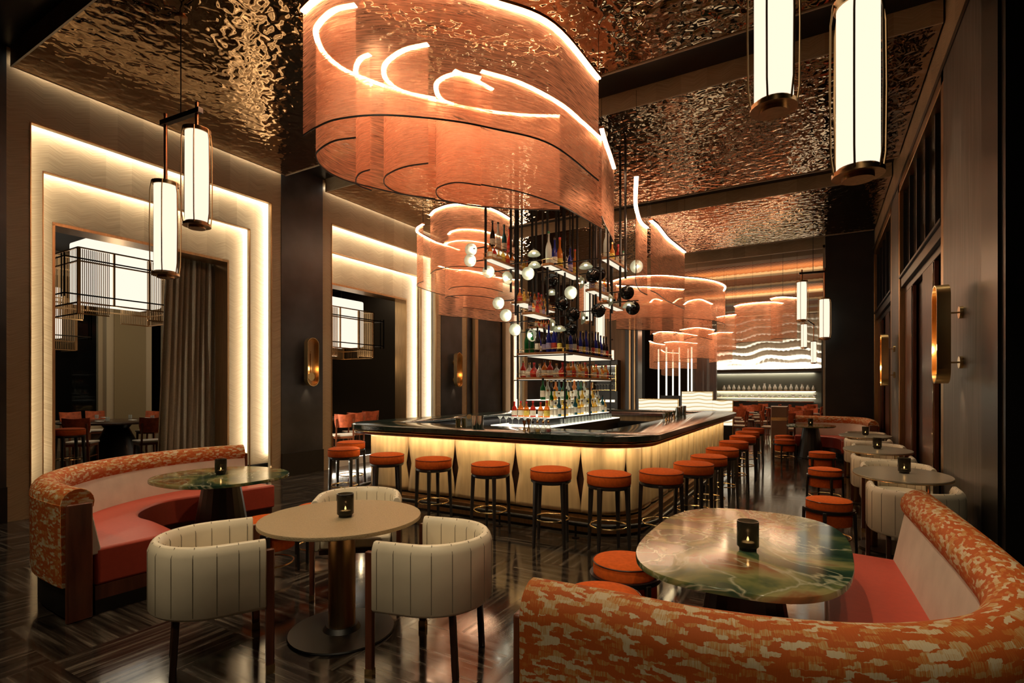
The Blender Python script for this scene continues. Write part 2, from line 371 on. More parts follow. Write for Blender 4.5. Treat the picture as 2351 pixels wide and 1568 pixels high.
# mirrored ceiling panels with oak edges, dropped below black channels
for k in range(4):
    y0 = 2.4+MOD*(k-0); y1 = y0+3.72
    if k == 3: break
    struct(MB().box(XL+.06, XR-.02, y0+.02, y1-.02, ZC, ZC+.02), 'ceiling', 'mirror')
    e = MB(); x0, x1 = XL+.06, XR-.02
    for a, b_ in ((y0, y0+.02), (y1-.02, y1)): e.box(x0, x1, a, b_, ZC-.005, ZC+.24)
    e.box(x0-.005, x0+.01, y0, y1, ZC-.005, ZC+.13)
    struct(e, 'trim_2', 'veneer')
    e = MB()
    for a in (y0-.004, y1-.016): e.box(x0, x1, a, a+.02, ZC-.012, ZC-.003)
    struct(e, 'trim_3', 'beige')
struct(MB().box(-9, 6, -4, 17.2, ZC+.24, ZC+.4), 'ceiling', 'black')
# behind the photographer
struct(MB().box(-9, 6, -4.1, -4, 0, 5.8), 'wall_back', 'dark')
struct(MB().box(XR, 6, 4.95, 5.05, 0, 5.64), 'wall_right', 'black')
struct(MB().box(5.9, 6, -4, 5, 0, 5.8), 'wall_right', 'dark')

# ---- left wall: three deep portals of nested oak frames lit from behind
def frame(x0, x1, ya, yb, zt, ia, ib, it, name='wall_left', mt='veneer', z0=.0):
    m = MB(); m.box(x0, x1, ya, ia, z0, zt); m.box(x0, x1, ib, yb, z0, zt); m.box(x0, x1, ia, ib, it, zt)
    return struct(m, name, mt)
def edge(x, ia, ib, it, w=.008, z0=0, mt='bronze'):
    m = MB(); m.box(x-.02, x+.012, ia-.003, ia+w, z0, it); m.box(x-.02, x+.012, ib-w, ib+.003, z0, it); m.box(x-.02, x+.012, ia, ib, it-w, it+.003)
    return struct(m, 'trim_4', mt)
POWER_COVE = 4
for k in range(-1, 3):
    y = 2.4+MOD*k
    frame(-8.42, XL, y-.02, y+3.74, 5.66, y+.2, y+3.48, 4.84)
    edge(XL, y+.2, y+3.48, 4.84)
    frame(-8.72, -8.64, y-.1, y+3.8, 5.2, y+.42, y+3.28, 4.38, z0=.15)
    edge(-8.64, y+.42, y+3.28, 4.38)
    frame(-9.02, -8.94, y+.1, y+3.6, 4.7, y+.64, y+3.06, 3.8, z0=.15)
    struct(MB().box(-8.45, -8.43, y+.2, y+.42, 0, .15), 'baseboard_left', 'black')
    struct(MB().box(-8.95, -8.6, y+.1, y+.424, .15, .25).box(-8.95, -8.6, y+3.276, y+3.6, .15, .25), 'baseboard_left', 'black')
    # bronze lining of the innermost opening
    m = MB(); m.box(-9.3, -8.93, y+.62, y+.65, .15, 3.8); m.box(-9.3, -8.93, y+3.05, y+3.08, .15, 3.8); m.box(-9.3, -8.93, y+.62, y+3.08, 3.79, 3.83)
    struct(m, 'trim_5', 'bronze')
    # LED coves behind the frames
    if k >= 0:
        f = 1.0
        for (xs, a, b_, t, p) in ((-8.55, y+.10, y+3.66, 4.96, POWER_COVE*1.7), (-8.85, y+.32, y+3.45, 4.49, POWER_COVE*1.5)):
            strip((xs, a, .4), (xs, a, t), (-.5, 1, 0), p*f, w=.03); strip((xs, b_, .4), (xs, b_, t), (-.5, -1, 0), p*f*1.1, w=.03)
            strip((xs, a, t), (xs, b_, t), (-.5, 0, -1), p*f, w=.03)
        strip((XL+.055, y+.05, ZC+.10), (XL+.055, y+3.66, ZC+.10), (-1, 0, -.5), 5, w=.03)
        strip((-8.455, y+.3, .17), (-8.455, y+3.4, .17), (.8, 0, -1), 4, w=.02)
# plaster pilasters between the portals
def pilaster(x0, x1, y0, y1, side, zt=5.64, mt='plaster'):
    struct(MB().box(x0, x1, y0, y1, 0, zt), 'wall_'+side, mt)
    s_ = -1 if side == 'right' else 1
    xa = x1 if side == 'left' else x0
    struct(MB().box(min(xa, xa+.03*s_), max(xa, xa+.03*s_), y0, y1, 0, .42), 'baseboard_'+side, 'black')
for k in range(0, 4): pilaster(-9.3, XL+.01, 2.4-.93+MOD*k, 2.38+MOD*k, 'left')
struct(MB().box(-9.3, XL-.01, -4, 1.47, 0, 5.64), 'wall_left', 'black')
struct(MB().box(-9.3, XL, 16.18, 18.2, 0, 5.64), 'wall_left', 'darkwood')
# the third portal is closed: bronze posts and dark stone
y = 2.4+MOD*2
struct(MB().box(-8.85, -8.78, y+.42, y+3.3, .15, 4.4), 'wall_left', 'plaster')
struct(MB().box(-8.75, -8.62, y+1.05, y+1.2, .15, 4.4).box(-8.75, -8.62, y+.4, y+.52, .15, 4.4), 'trim_6', 'bronze')
struct(MB().box(-8.75, -8.62, y+2.75, y+3.05, .15, 4.4), 'trim_6', 'bronze')

# ---- private dining room beyond the portals
struct(MB().box(-15.6, -9.3, 1.0, 12, 4.75, 4.85), 'ceiling', mat('dining_ceiling', (.09, .08, .07), .7))
struct(MB().box(-15.6, -9.3, -.1, 1.0, .15, 4.8), 'wall_left', 'black')
struct(MB().box(-15.6, -9.3, 7.35, 7.45, .15, 4.8), 'wall_left', 'void') if False else None
struct(MB().box(-15.6, -9.3, 12, 12.1, .15, 4.8), 'wall_left', 'dark')
struct(MB().box(-15.9, -15.8, -2, 14, 0, 5), 'wall_left', 'void')
wn = 0
def window(y0, y1, z0, z1, X=-15.2, mull=(), trans=()):
    global wn; wn += 1
    m = MB(); w = .09
    m.box(X-.05, X+.05, y0, y0+w, z0, z1); m.box(X-.05, X+.05, y1-w, y1, z0, z1); m.box(X-.05, X+.05, y0+w, y1-w, z1-w, z1); m.box(X-.05, X+.05, y0+w, y1-w, z0, z0+w)
    for q in mull: m.box(X-.04, X+.04, q-.04, q+.04, z0+w, z1-w)
    for q in trans: m.box(X-.04, X+.04, y0+w, y1-w, q-.035, q+.035)
    f = struct(m, 'window_%d' % wn, 'beige'); f['label'] = 'tall pale framed window onto the night'
    MB().box(X-.015, X+.015, y0+.05, y1-.05, z0+.05, z1-.05).obj('window_pane', 'winglass', f)
window(1.2, 6.1, .5, 4.3); window(7.1, 11.9, .85, 4.4, mull=(8.9, 10.3), trans=(3.3,))
struct(MB().box(-15.3, -15.1, 1.0, 12, .15, .85), 'wall_left', 'beige')
struct(MB().box(-15.35, -14.95, 6.1, 7.1, .15, 4.75), 'wall_left', 'beige')
struct(MB().box(-14.95, -14.92, 6.25, 6.95, .15, 4.75), 'trim_7', mat('ochre_panel', (.25, .18, .09), .5))
struct(MB().box(-15.3, -15.1, 1.0, 12, 4.3, 4.75), 'wall_left', 'beige')
# curtains
def curtain(p, q, z0, z1, folds, label, spread=.0):
    p, q = Vector(p), Vector(q); n = folds*10; vs = []; d = (q-p); nn = Vector((-d.y, d.x)).normalized()
    zs = [z0+(z1-z0)*j/12 for j in range(13)]
    for z in zs:
        u = 1-(z-z0)/(z1-z0)
        for i in range(n+1):
            t = i/n; ph = 2*pi*folds*t
            off = .055*sin(ph)+.018*sin(2.3*ph+1+z)+.02*sin(.7*ph+z*.8)
            tt = t - spread*u*(1-t)
            w = p+d*tt+nn*off; vs.append((w.x, w.y, z))
    fs = [(j*(n+1)+i, j*(n+1)+i+1, (j+1)*(n+1)+i+1, (j+1)*(n+1)+i) for j in range(12) for i in range(n)]
    m = MB().add(vs, fs); o = m.obj('curtain', 'curtain', smooth=180)
    md = o.modifiers.new('thick', 'SOLIDIFY'); md.thickness = .012
    return tag(o, label, 'curtain')
curtain((-9.45, 4.72), (-9.45, 5.62), .16, 3.82, 10, 'long taupe pleated curtain drawn to the far side of the nearest left portal', .16)
curtain((-14.9, 7.3), (-14.9, 8.5), .16, 4.3, 9, 'taupe pleated curtain beside the pale window, seen through the second left portal')
area((-12.4, 5.2, 4.7), (0, 0, -1), 1.6, 1.6, 60, WARM); area((-12.4, 9.6, 4.7), (0, 0, -1), 1.6, 1.6, 46, WARM)

# ---- right wall
struct(MB().box(XR, XR+.3, 5.05, 16.3, 4.96, 5.66), 'wall_right', 'veneer')
struct(MB().box(XR-.03, XR+.02, 5.05, 16.3, 4.90, 4.97), 'trim_8', 'dark')
for y0 in (5.5, 10.72, 15.3): pilaster(XR-.02, XR+.3, y0, 7.0 if y0 < 6 else y0+.95, 'right', 4.95, 'streak')
struct(MB().box(XR-.02, XR+.3, 5.05, 5.5, 0, 4.95), 'wall_right', 'black')
dn = 0
for y0 in (7.0, 11.67):
    y1 = y0+3.70; X = XR
    m = MB(); m.box(X-.02, X+.2, y0, y0+.14, 0, 4.92); m.box(X-.02, X+.2, y1-.14, y1, 0, 4.92); m.box(X-.02, X+.2, y0, y1, 4.78, 4.92)
    struct(m, 'trim_9', 'bronze', bev=.008)
    m = MB(); m.box(X, X+.16, y0+.14, y1-.14, 3.22, 3.36); m.box(X-.03, X+.1, y0+.14, y1-.14, 3.36, 3.40); m.box(X+.05, X+.16, y0+.14, y1-.14, 3.12, 3.22)
    struct(m, 'trim_10', 'steel', bev=.006)
    n = 5
    f = MB()
    for i in range(n+1):
        yy = y0+.14+(y1-y0-.28)*i/n; f.box(X+.03, X+.1, yy-.025, yy+.025, 3.4, 4.78)
    wn += 1
    f = struct(f, 'window_%d' % wn, 'steel'); f['label'] = 'row of dark transom panes high on the right wall'
    MB().box(X+.07, X+.08, y0+.14, y1-.14, 3.4, 4.78).obj('window_pane', mat('dark_pane', (.02, .017, .014), .15), f)
    for i in range(4):
        a = y0+.14+(y1-y0-.28)*i/4; b_ = a+(y1-y0-.28)/4; dn += 1
        inn = .05 if i % 2 else .12
        m = MB(); m.box(X+inn, X+inn+.05, a+.01, b_-.01, 0.02, 3.12)
        d = struct(m, 'door_%d' % dn, 'redwood' if i % 2 else 'darkwood', bev=.006); d['label'] = 'tall dark wood door leaf on the right wall'
        MB().box(X+inn-.012, X+inn, a+.012, a+.03, .05, 3.1).obj('door_edge', 'chrome', d)
    struct(MB().box(X+.22, X+.3, y0, y1, 0, 4.95), 'wall_right', 'black')
# free column at the far end of the right wall
struct(MB().box(.1, XR, 15.4, 16.3, 0, 5.64), 'wall_right', mat('black_panelling', (.012, .011, .010), .4, noise=2, var=.4))
struct(MB().box(.05, .1, 16.25, 16.3, 0, 5.4), 'trim_11', 'beige')

# ---- the restaurant far behind the bar
struct(MB().box(-9, 3.5, 31, 31.1, 0, 6.2), 'wall_far', 'dark')
struct(MB().box(3.0, 3.1, 16.3, 31, 0, 6), 'wall_right', 'darkwood')
struct(MB().box(XR, 3.1, 16.25, 16.35, 0, 5.64), 'wall_right', 'black')
# slatted timber ceiling: beams across, diagonal slats between
sb = MB(); sl = MB()
for k in range(7):
    y0 = 17.1+k*2.1; sb.box(-8.4, 3, y0, y0+.42, 5.36, 5.7)
    x = -8.4-1.6
    while x < 3:
        a, b_ = (x, x+1.6) if k % 2 else (x+1.6, x)
        if -8.4 <= min(a, b_) and max(a, b_) <= 3: sl.bar((a, y0+.42, 5.45), (b_, y0+2.1, 5.45), .06, .05)
        x += .17
struct(sb, 'ceiling', 'beige'); struct(sl, 'ceiling', mat('cedar_slats', (.38, .15, .06), .5))
struct(MB().box(-9, 3.1, 17.1, 31, 5.72, 5.8), 'ceiling', mat('slat_void', (.05, .018, .008), .7))
struct(MB().box(-8.4, XR, 16.25, 16.35, 5.32, 5.62), 'trim_12', 'veneer')
area((-3, 20.5, 5.34), (0, 0, -1), 6, 2.5, 70, AMBER); area((-3, 26.5, 5.34), (0, 0, -1), 6, 2.5, 90, AMBER)
strip((-7, 18.6, 5.0), (2.5, 18.6, 5.0), (0, .5, 1), 12, col=AMBER); strip((-7, 23, 5.0), (2.5, 23, 5.0), (0, .3, 1), 14, col=AMBER)  # upward strips added without a fixture, to bring out the slats
# wood wall and dark posts at the left end
struct(MB().box(-9.3, -5.95, 18.2, 18.4, 0, 5.7), 'wall_far', mat('warm_wood_wall', (.20, .115, .05), .5, noise=1.5, var=.3, scale=(6, 6, .5)))
struct(MB().box(-5.95, -5.5, 18.1, 18.6, 0, 5.7), 'wall_far', 'black')
struct(MB().box(-5.80, -5.74, 18.04, 18.1, 0, 5.7).box(-5.62, -5.58, 18.04, 18.1, 0, 5.7), 'trim_13', 'bronze')
struct(MB().box(-4.9, -3.9, 24.2, 24.4, 0, 5.7), 'wall_far', 'darkwood')
# backlit frieze of rippled plaster above the open kitchen
xa, xb = xat(1630, 30.8), xat(1886, 30.8); za, zb = 2.62, 5.7
m = MB(); nx, nz_ = 150, 90; vs = []
for j in range(nz_+1):
    for i in range(nx+1):
        u, v_ = i/nx, j/nz_
        h = .15*abs(sin(v_*24+.9*sin(u*7)+.5*sin(u*19+v_*4)))**1.5
        h += .03*sin(u*150)*abs(sin(v_*15+1.3*sin(u*9)))
        vs.append((xa+(xb-xa)*u, 30.8-h-.02, za+(zb-za)*v_))
m.add(vs, [(j*(nx+1)+i, j*(nx+1)+i+1, (j+1)*(nx+1)+i+1, (j+1)*(nx+1)+i) for j in range(nz_) for i in range(nx)])
o = tag(m.obj('wall_relief', 'linen', smooth=180), 'long white rippled plaster relief lit from below above the open kitchen', 'wall art')
o.modifiers.new('thick', 'SOLIDIFY').thickness = -.05
strip((xa, 30.45, 2.66), (xb, 30.45, 2.66), (0, .45, 1), 22, w=.05, col=CREAM)
struct(MB().box(xa-.2, xb+.1, 30.3, 30.9, 2.46, 2.60), 'trim_14', 'dark')
struct(MB().box(xb, 3, 30.2, 31, 0, 5.7), 'wall_far', 'black')
# kitchen back wall with shelves
struct(MB().box(xa, xb, 30.9, 30.95, 0, 2.46), 'wall_far', mat('ribbed_green', (.055, .055, .04), .4))
def shelf_thing(z, lab):
    t = thing('wall_shelf', lab, 'shelf', ((xa+xb)/2, 30.72, z)); w = (xb-xa)/2-.25
    MB().box(-w, w, -.17, .17, -.04, 0).obj('shelf_board', 'brass', t)
    MB().box(-w, w, .05, .12, -.06, -.041).obj('light_strip', emit('shelf_led', (1, .8, .45), 6), t)
shelf_thing(1.50, 'long lit brass shelf carrying white jars in the far kitchen')
shelf_thing(1.14, 'lower lit brass shelf carrying white crockery in the far kitchen')
strip((xa+.3, 30.8, 1.42), (xb-.3, 30.8, 1.42), (0, .3, -1), 14, w=.04); strip((xa+.3, 30.8, 2.4), (xb-.3, 30.8, 2.4), (0, .3, -1), 10, w=.04)
jar = [(.0, 0), (.11, 0), (.15, .08), (.14, .2), (.07, .33), (.06, .4), (.075, .44)]
proto = MB().lathe([(r_*.6, z*.8) for r_, z in jar], n=16).obj('ceramic_jar', mat('white_ceramic', (.85, .82, .74), .3), smooth=60)
for i in range(18):
    x = xa+.75+(xb-xa-1.1)*i/17
    o = proto if i == 0 else proto.copy()
    if i: COL.objects.link(o)
    o.location = (x, 30.68, 1.50); s_ = random.uniform(.8, 1.08); o.scale = (s_, s_, s_*random.uniform(.85, 1.1))
    tag(o, 'white ceramic jar on the upper kitchen shelf, %s from the left' % ORD[i], 'jar', 'white jars on the kitchen shelf')
bw = MB().lathe([(.0, 0), (.05, 0), (.10, .10), (.095, .102), (.045, .02), (0, .02)], n=16, cap=False).obj('ceramic_bowl', 'linen', smooth=60)
for i in range(15):
    x = xa+.6+(xb-xa-.9)*i/14; o = bw if i == 0 else bw.copy()
    if i: COL.objects.link(o)
    o.location = (x, 30.68, 1.141); o.scale = (1, 1, random.uniform(.8, 1.5))
    tag(o, 'white bowl on the lower kitchen shelf, %s from the left' % ORD[i], 'bowl', 'white bowls on the kitchen shelf')
kc = thing('kitchen_counter', 'long pale kitchen pass counter under the lit shelves', 'counter', ((xa+xb)/2, 30.1, 0))
MB().box(-3, 2.3, -.4, .4, 0, .92).obj('cabinet', 'steel', kc); MB().box(-3.05, 2.35, -.45, .45, .92, .97).obj('worktop', 'chrome', kc)
strip((xa+.5, 30.2, 1.05), (xb-.3, 30.2, 1.05), (0, .5, -1), 12, w=.04)
# ================================================================ THE BAR
def rrect(x0, x1, y0, y1, r, n=8):         # clockwise seen from above starting at the back left, going down the left side
    p = [(x0, y1-r)]+[(x0, y0+r)]
    p += arc(x0+r, y0+r, r, 180, 270, n)[1:]+arc(x1-r, y0+r, r, 270, 360, n)+arc(x1-r, y1-r, r, 0, 90, n)+arc(x0+r, y1-r, r, 90, 180, n)
    return p
BX0, BX1, BY0, BY1 = -5.95, -1.50, 5.16, 12.35
bar = thing('cocktail_bar', 'large island bar with glowing maple front and dark green marble top', 'bar', (0, 0, 0))
def dense(path, st=.12):
    out = []
    n = len(path)
    for i in range(n):
        a, b_ = Vector(path[i]), Vector(path[(i+1) % n]); k = max(1, int((b_-a).length/st))
        out += [tuple(a+(b_-a)*j/k) for j in range(k)]
    return out
outer = rrect(BX0, BX1, BY0, BY1, .62)
# path runs counter-clockwise (left side downward), so the inside of the bar is on its left
prof = [(.04, 1.012), (.0, 1.03), (-.0, 1.05), (.0, 1.085), (.035, 1.10), (.66, 1.10), (.68, 1.09), (.68, 1.06), (.66, 1.05), (.07, 1.045)]
MB().sweep(outer, prof, closed=True).obj('marble_counter', 'greenbar', bar)
MB().sweep(outer, [(.04, 1.005), (.045, 1.012), (.62, 1.012), (.62, 1.0), (.10, .955), (.055, .965)], closed=True).obj('under_trim', 'redwood', bar)
MB().sweep(outer, [(.030, 1.000), (.030, 1.008), (.042, 1.008), (.042, 1.000)], closed=True).obj('brass_line', 'brass', bar)
base = rrect(BX0+.27, BX1-.27, BY0+.27, BY1-.27, .42)
MB().sweep(base, [(.03, .22), (.03, .97), (.12, .97), (.12, .22)], closed=True).obj('walnut_backing', 'darkwood', bar)
MB().sweep(rrect(BX0+.18, BX1-.18, BY0+.18, BY1-.18, .5), [(.10, .03), (.0, .03), (.0, .17), (.04, .17), (.04, .20), (.20, .20), (.20, .03)], closed=True).obj('plinth', 'bronze', bar)
MB().sweep(rrect(BX0+.17, BX1-.17, BY0+.17, BY1-.17, .5), [(0, .09), (0, .10), (.01, .10), (.01, .09)], closed=True).obj('plinth_line', 'brass', bar)
MB().sweep(rrect(BX0+.20, BX1-.20, BY0+.20, BY1-.20, .5), [(0, 0), (0, .03), (.1, .03), (.1, 0)], closed=True).obj('toe_kick', 'black', bar)
MB().sweep(rrect(BX0+.64, BX1-.64, BY0+.64, BY1-.64, .12), [(0, 0), (0, 1.045), (.03, 1.045), (.03, 0)], closed=True).obj('inner_cabinet', 'steel', bar)
rail = [(x, y, .15) for x, y in rrect(BX0+.03, BX1-.03, BY0+.03, BY1-.03, .6)]
MB().tube(rail, .026, 10, closed=True).obj('foot_rail', 'rod', bar)
for (x, y) in [(-5.0, BY0+.03), (-4.1, BY0+.03), (-3.2, BY0+.03), (-2.25, BY0+.03), (BX1-.03, 6.6), (BX1-.03, 8.4), (BX1-.03, 10.2), (BX0+.03, 7), (BX0+.03, 9)]:
    MB().tube([(x, y, .0), (x, y, .15)], .012).lathe([(.04, 0), (.04, .008), (.015, .015)], (x, y, 0), 14).obj('rail_post', 'rod', bar)
# curved maple panels pinched at half height so dark spindles show between them
def path_at(path):
    P_ = [Vector(p) for p in path]; n = len(P_); ac = [0]
    for i in range(n): ac.append(ac[-1]+(P_[(i+1) % n]-P_[i]).length)
    def f(s):
        s %= ac[-1]
        for i in range(n):
            if s <= ac[i+1]:
                d = (P_[(i+1) % n]-P_[i]); t = (s-ac[i])/max(1e-9, d.length and d.length); d.normalize()
                return P_[i]+d*(s-ac[i]), Vector((d.y, -d.x))
        return P_[0], Vector((0, -1))
    return f, ac[-1]
fpath, total = path_at(base)
side = BY1-BY0-.54-2*.42; front = BX1-BX0-.54-.84; q = .42*pi/2
# joints: left side, front, right side
J = []
s0 = 0
nl = 14
for i in range(nl): J.append(side*i/nl)
fx0 = BX0+.27+.42
for X in (-4.76, -3.99, -3.11, -2.28): J.append(side+q+(X-fx0))
J.insert(nl, side+q*.05)
J.append(side+q+front+q*.6)
for i in range(15): J.append(side+2*q+front+.05+(side-.1)*i/14)
J.append(side*2+front+3*q)
for i in range(4): J.append(side*2+front+3*q+front*(i+1)/5)
J = sorted(J); J.append(total+J[0])
for a, b_ in zip(J[:-1], J[1:]):
    nz_, ns_ = 16, 10; vs = []; w = b_-a; g = min(.055, w*.085)
    for j in range(nz_+1):
        t = j/nz_; z = .22+.74*t
        e = max(0, 1-abs(2*t-.98))**1.6
        gap = .004+g*max(0, e)
        for i in range(ns_+1):
            u = i/ns_; s_ = a+gap+(w-2*gap)*u; p, nn = fpath(s_)
            bl = .012+.022*(1-(2*u-1)**4)
            p = p+nn*bl; vs.append((p.x, p.y, z))
    fs = [(j*(ns_+1)+i, j*(ns_+1)+i+1, (j+1)*(ns_+1)+i+1, (j+1)*(ns_+1)+i) for j in range(nz_) for i in range(ns_)]
    o = MB().add(vs, fs).obj('front_panel', 'maple', bar, smooth=60)
    o.modifiers.new('t', 'SOLIDIFY').thickness = .02
# LED line under the counter edge
led = rrect(BX0+.13, BX1-.13, BY0+.13, BY1-.13, .5)
def bl(p, q, d, pw): strip((*p, .95), (*q, .95), (*d, -1.2), pw, w=.02, col=(1, .78, .45))
BL = 3.8
bl((-5.4, BY0+.09), (-2.1, BY0+.09), (0, .9), BL); bl((BX1-.09, 5.8), (BX1-.09, 11.8), (-.9, 0), BL*.9); bl((BX0+.09, 5.8), (BX0+.09, 11.8), (.9, 0), BL*.7)
bl((-5.86, 5.62), (-5.5, 5.26), (.7, .7), BL); bl((-1.95, 5.26), (-1.6, 5.62), (-.7, .7), BL)
for i in range(5): spot((-5.1+.83*i+.02, BY0+.10, .955), (-5.1+.83*i+.02, BY0+.27, .55), 3.2, 70, 1, (1, .85, .6), .01)
# back bar: a slim island with a glowing stone top and stepped bottle tiers
bb = thing('bottle_island', 'slim back bar island with glowing white top in the middle of the bar', 'counter', (-4.09, 8.8, 0))
MB().box(-.50, .50, -1.55, 1.65, 0, .90).obj('cabinet', 'steel', bb)
MB().box(-.53, .53, -1.6, 1.7, .90, .985).obj('counter_edge', 'black', bb)
MB().box(-.52, .52, -1.59, 1.69, .985, 1.0).obj('glowing_top', 'onyx', bb)
for i, (w, z) in enumerate(((.30, 1.12), (.20, 1.26), (.10, 1.40))):
    MB().box(-w-.08, w+.08, -1.25+.12*i, 1.45-.08*i, z-.04 if i else 1.0, z-.012).obj('bottle_step', 'glass' if 0 else 'steel', bb)
    MB().box(-w-.08, w+.08, -1.25+.12*i, 1.45-.08*i, z-.011, z).obj('step_light', 'onyx', bb)
# low back cabinet closing the bar
cb = thing('service_cabinet', 'pale maple service cabinet with open niches at the back of the bar', 'cabinet', (-3.3, 11.28, 0))
MB().box(-1.5, 1.07, -.25, .3, 0, 1.02).obj('body', 'maple', cb); MB().box(-1.6, 1.10, -.3, .36, 1.02, 1.07).obj('top_board', 'redwood', cb)
MB().box(-.6, .2, -.27, -.24, .45, .86).obj('niche', 'black', cb); MB().box(-.62, .22, -.28, -.255, .86, .9).obj('niche_rail', 'steel', cb)
ws = thing('ice_station', 'steel ice and speed rail station with bright work light inside the bar', 'counter', (-4.2, 6.10, 0))
MB().box(-1.05, .9, -.22, .25, .0, .86).obj('cabinet', 'steel', ws); MB().box(-1.05, .9, -.22, .25, .86, .88).obj('drainboard', 'chrome', ws)
for i in range(12): MB().box(-.3+.06*i, -.28+.06*i, -.18, .2, .885, .90).obj('drain_slat', 'chrome', ws)
strip((-5.2, 5.9, 1.02), (-3.2, 5.9, 1.02), (0, .2, -1), 3, w=.02)
strip((-5.25, 6.2, 1.02), (-5.25, 10.8, 1.02), (.2, 0, -1), 3, w=.02)

# ================================================================ BOTTLES
BOT = {}
def tinted(n, c, solid=.35, t=None): M[n] = glassy(n, t or tuple(min(1, x*1.3+.12) for x in c), solid, c, .08); return n
tinted('amber_liquid', (.75, .26, .04), .45); tinted('red_liquid', (.55, .04, .02), .5); tinted('honey_liquid', (.85, .55, .15), .4)
tinted('green_glass', (.012, .12, .03), .6, (.05, .4, .1)); tinted('blue_glass', (.012, .02, .30), .7, (.05, .07, .5)); tinted('dark_glass', (.02, .013, .01), .85, (.1, .06, .03))
tinted('frosted_glass', (.75, .8, .76), .6); tinted('pale_liquid', (.85, .85, .75), .25); tinted('teal_glass', (.02, .12, .15), .6)
M['label'] = mat('paper_label', (.82, .76, .62), .6, noise=25, var=.15); M['ylabel'] = mat('yellow_label', (.8, .6, .1), .6, noise=30, var=.3)
M['rlabel'] = mat('red_label', (.6, .06, .04), .6, noise=20, var=.4); M['vlabel'] = mat('lilac_label', (.5, .45, .7), .6, noise=20, var=.2)
M['capd'] = mat('black_cap', (.02, .02, .02), .4); M['capg'] = M['brass']; M['capgreen'] = mat('green_cap', (.02, .2, .09), .4); M['capred'] = mat('red_wax_cap', (.6, .04, .05), .4)
SHAPE = {'tall': ([(.0, 0), (.040, 0), (.043, .01), (.043, .20), (.036, .25), (.016, .31), (.014, .40), (.016, .402), (.016, .42), (0, .42)], .05, .15, .0435, .42),
         'squat': ([(.0, 0), (.045, 0), (.048, .01), (.048, .13), (.030, .175), (.015, .19), (.014, .235), (.0, .235)], .025, .11, .0485, .235),
         'slim': ([(.0, 0), (.036, 0), (.038, .01), (.038, .17), (.016, .215), (.014, .28), (.0, .28)], .04, .13, .0385, .28),
         'square': ([(.0, 0), (.044, 0), (.044, .16), (.016, .175), (.015, .22), (0, .22)], .03, .12, .0445, .22),
         'decanter': ([(.0, 0), (.05, 0), (.062, .04), (.060, .09), (.03, .13), (.015, .15), (.015, .19), (0, .19)], .045, .085, .0625, .19)}
HOLD = []
def bottle(kind, gm, lm, cm):
    key = (kind, gm, lm, cm)
    if key in BOT: return BOT[key]
    prof, l0, l1, lr, h = SHAPE[kind]; n = 4 if kind == 'square' else 14
    nm = {'tall': 'sake_bottle', 'squat': 'liquor_bottle', 'slim': 'spirit_bottle', 'square': 'gin_bottle', 'decanter': 'decanter'}[kind]
    b_ = MB().lathe([p for p in prof], n=n, cap=False).obj(nm, gm, smooth=50)
    if n == 4: lr *= .99
    if lm: MB().lathe([(lr+.0008, l0), (lr+.0008, l1)], n=n, cap=False).obj('label', lm, b_)
    MB().lathe([(0, h-.002), (.0175, h-.002), (.0175, h+.028), (0, h+.028)], n=10, cap=False).obj('cap', cm, b_)
    BOT[key] = b_; HOLD.append(b_); b_['used'] = 0
    return b_
COLN = {'amber_liquid': 'amber', 'red_liquid': 'ruby red', 'honey_liquid': 'honey', 'green_glass': 'green glass', 'blue_glass': 'cobalt blue',
        'dark_glass': 'dark brown', 'frosted_glass': 'frosted white', 'pale_liquid': 'clear', 'teal_glass': 'teal'}
KN = {'tall': 'tall', 'squat': 'squat', 'slim': 'slim', 'square': 'square', 'decanter': 'round'}
def put(kind, gm, lm, cm, x, y, z, label, group, sc=1.0, rz=None):
    b_ = bottle(kind, gm, lm, cm)
    rz = random.uniform(0, 6.28) if rz is None else rz
    if not b_['used']:
        b_['used'] = 1; o = b_; o.location = (x, y, z); o.rotation_euler = (0, 0, rz); o.scale = (sc,)*3
    else: o = dup(b_, (x, y, z), rz, scale=sc)
    return tag(o, label, 'bottle', group)
def row(kinds, p, q, z, n, where, group, sc=1.0, jit=.012, order='left end'):
    p, q = Vector(p), Vector(q)
    for i in range(n):
        c = p+(q-p)*(i/(n-1) if n > 1 else .5); kd = kinds[i % len(kinds)] if isinstance(kinds, list) else kinds
        s_ = sc*random.uniform(.92, 1.08)
        put(*kd, c.x+random.uniform(-jit, jit), c.y+random.uniform(-jit, jit)*.5, z, '%s %s bottle %s, %s from %s' % (COLN[kd[1]], KN[kd[0]], where, ORD[i], order), group, s_)

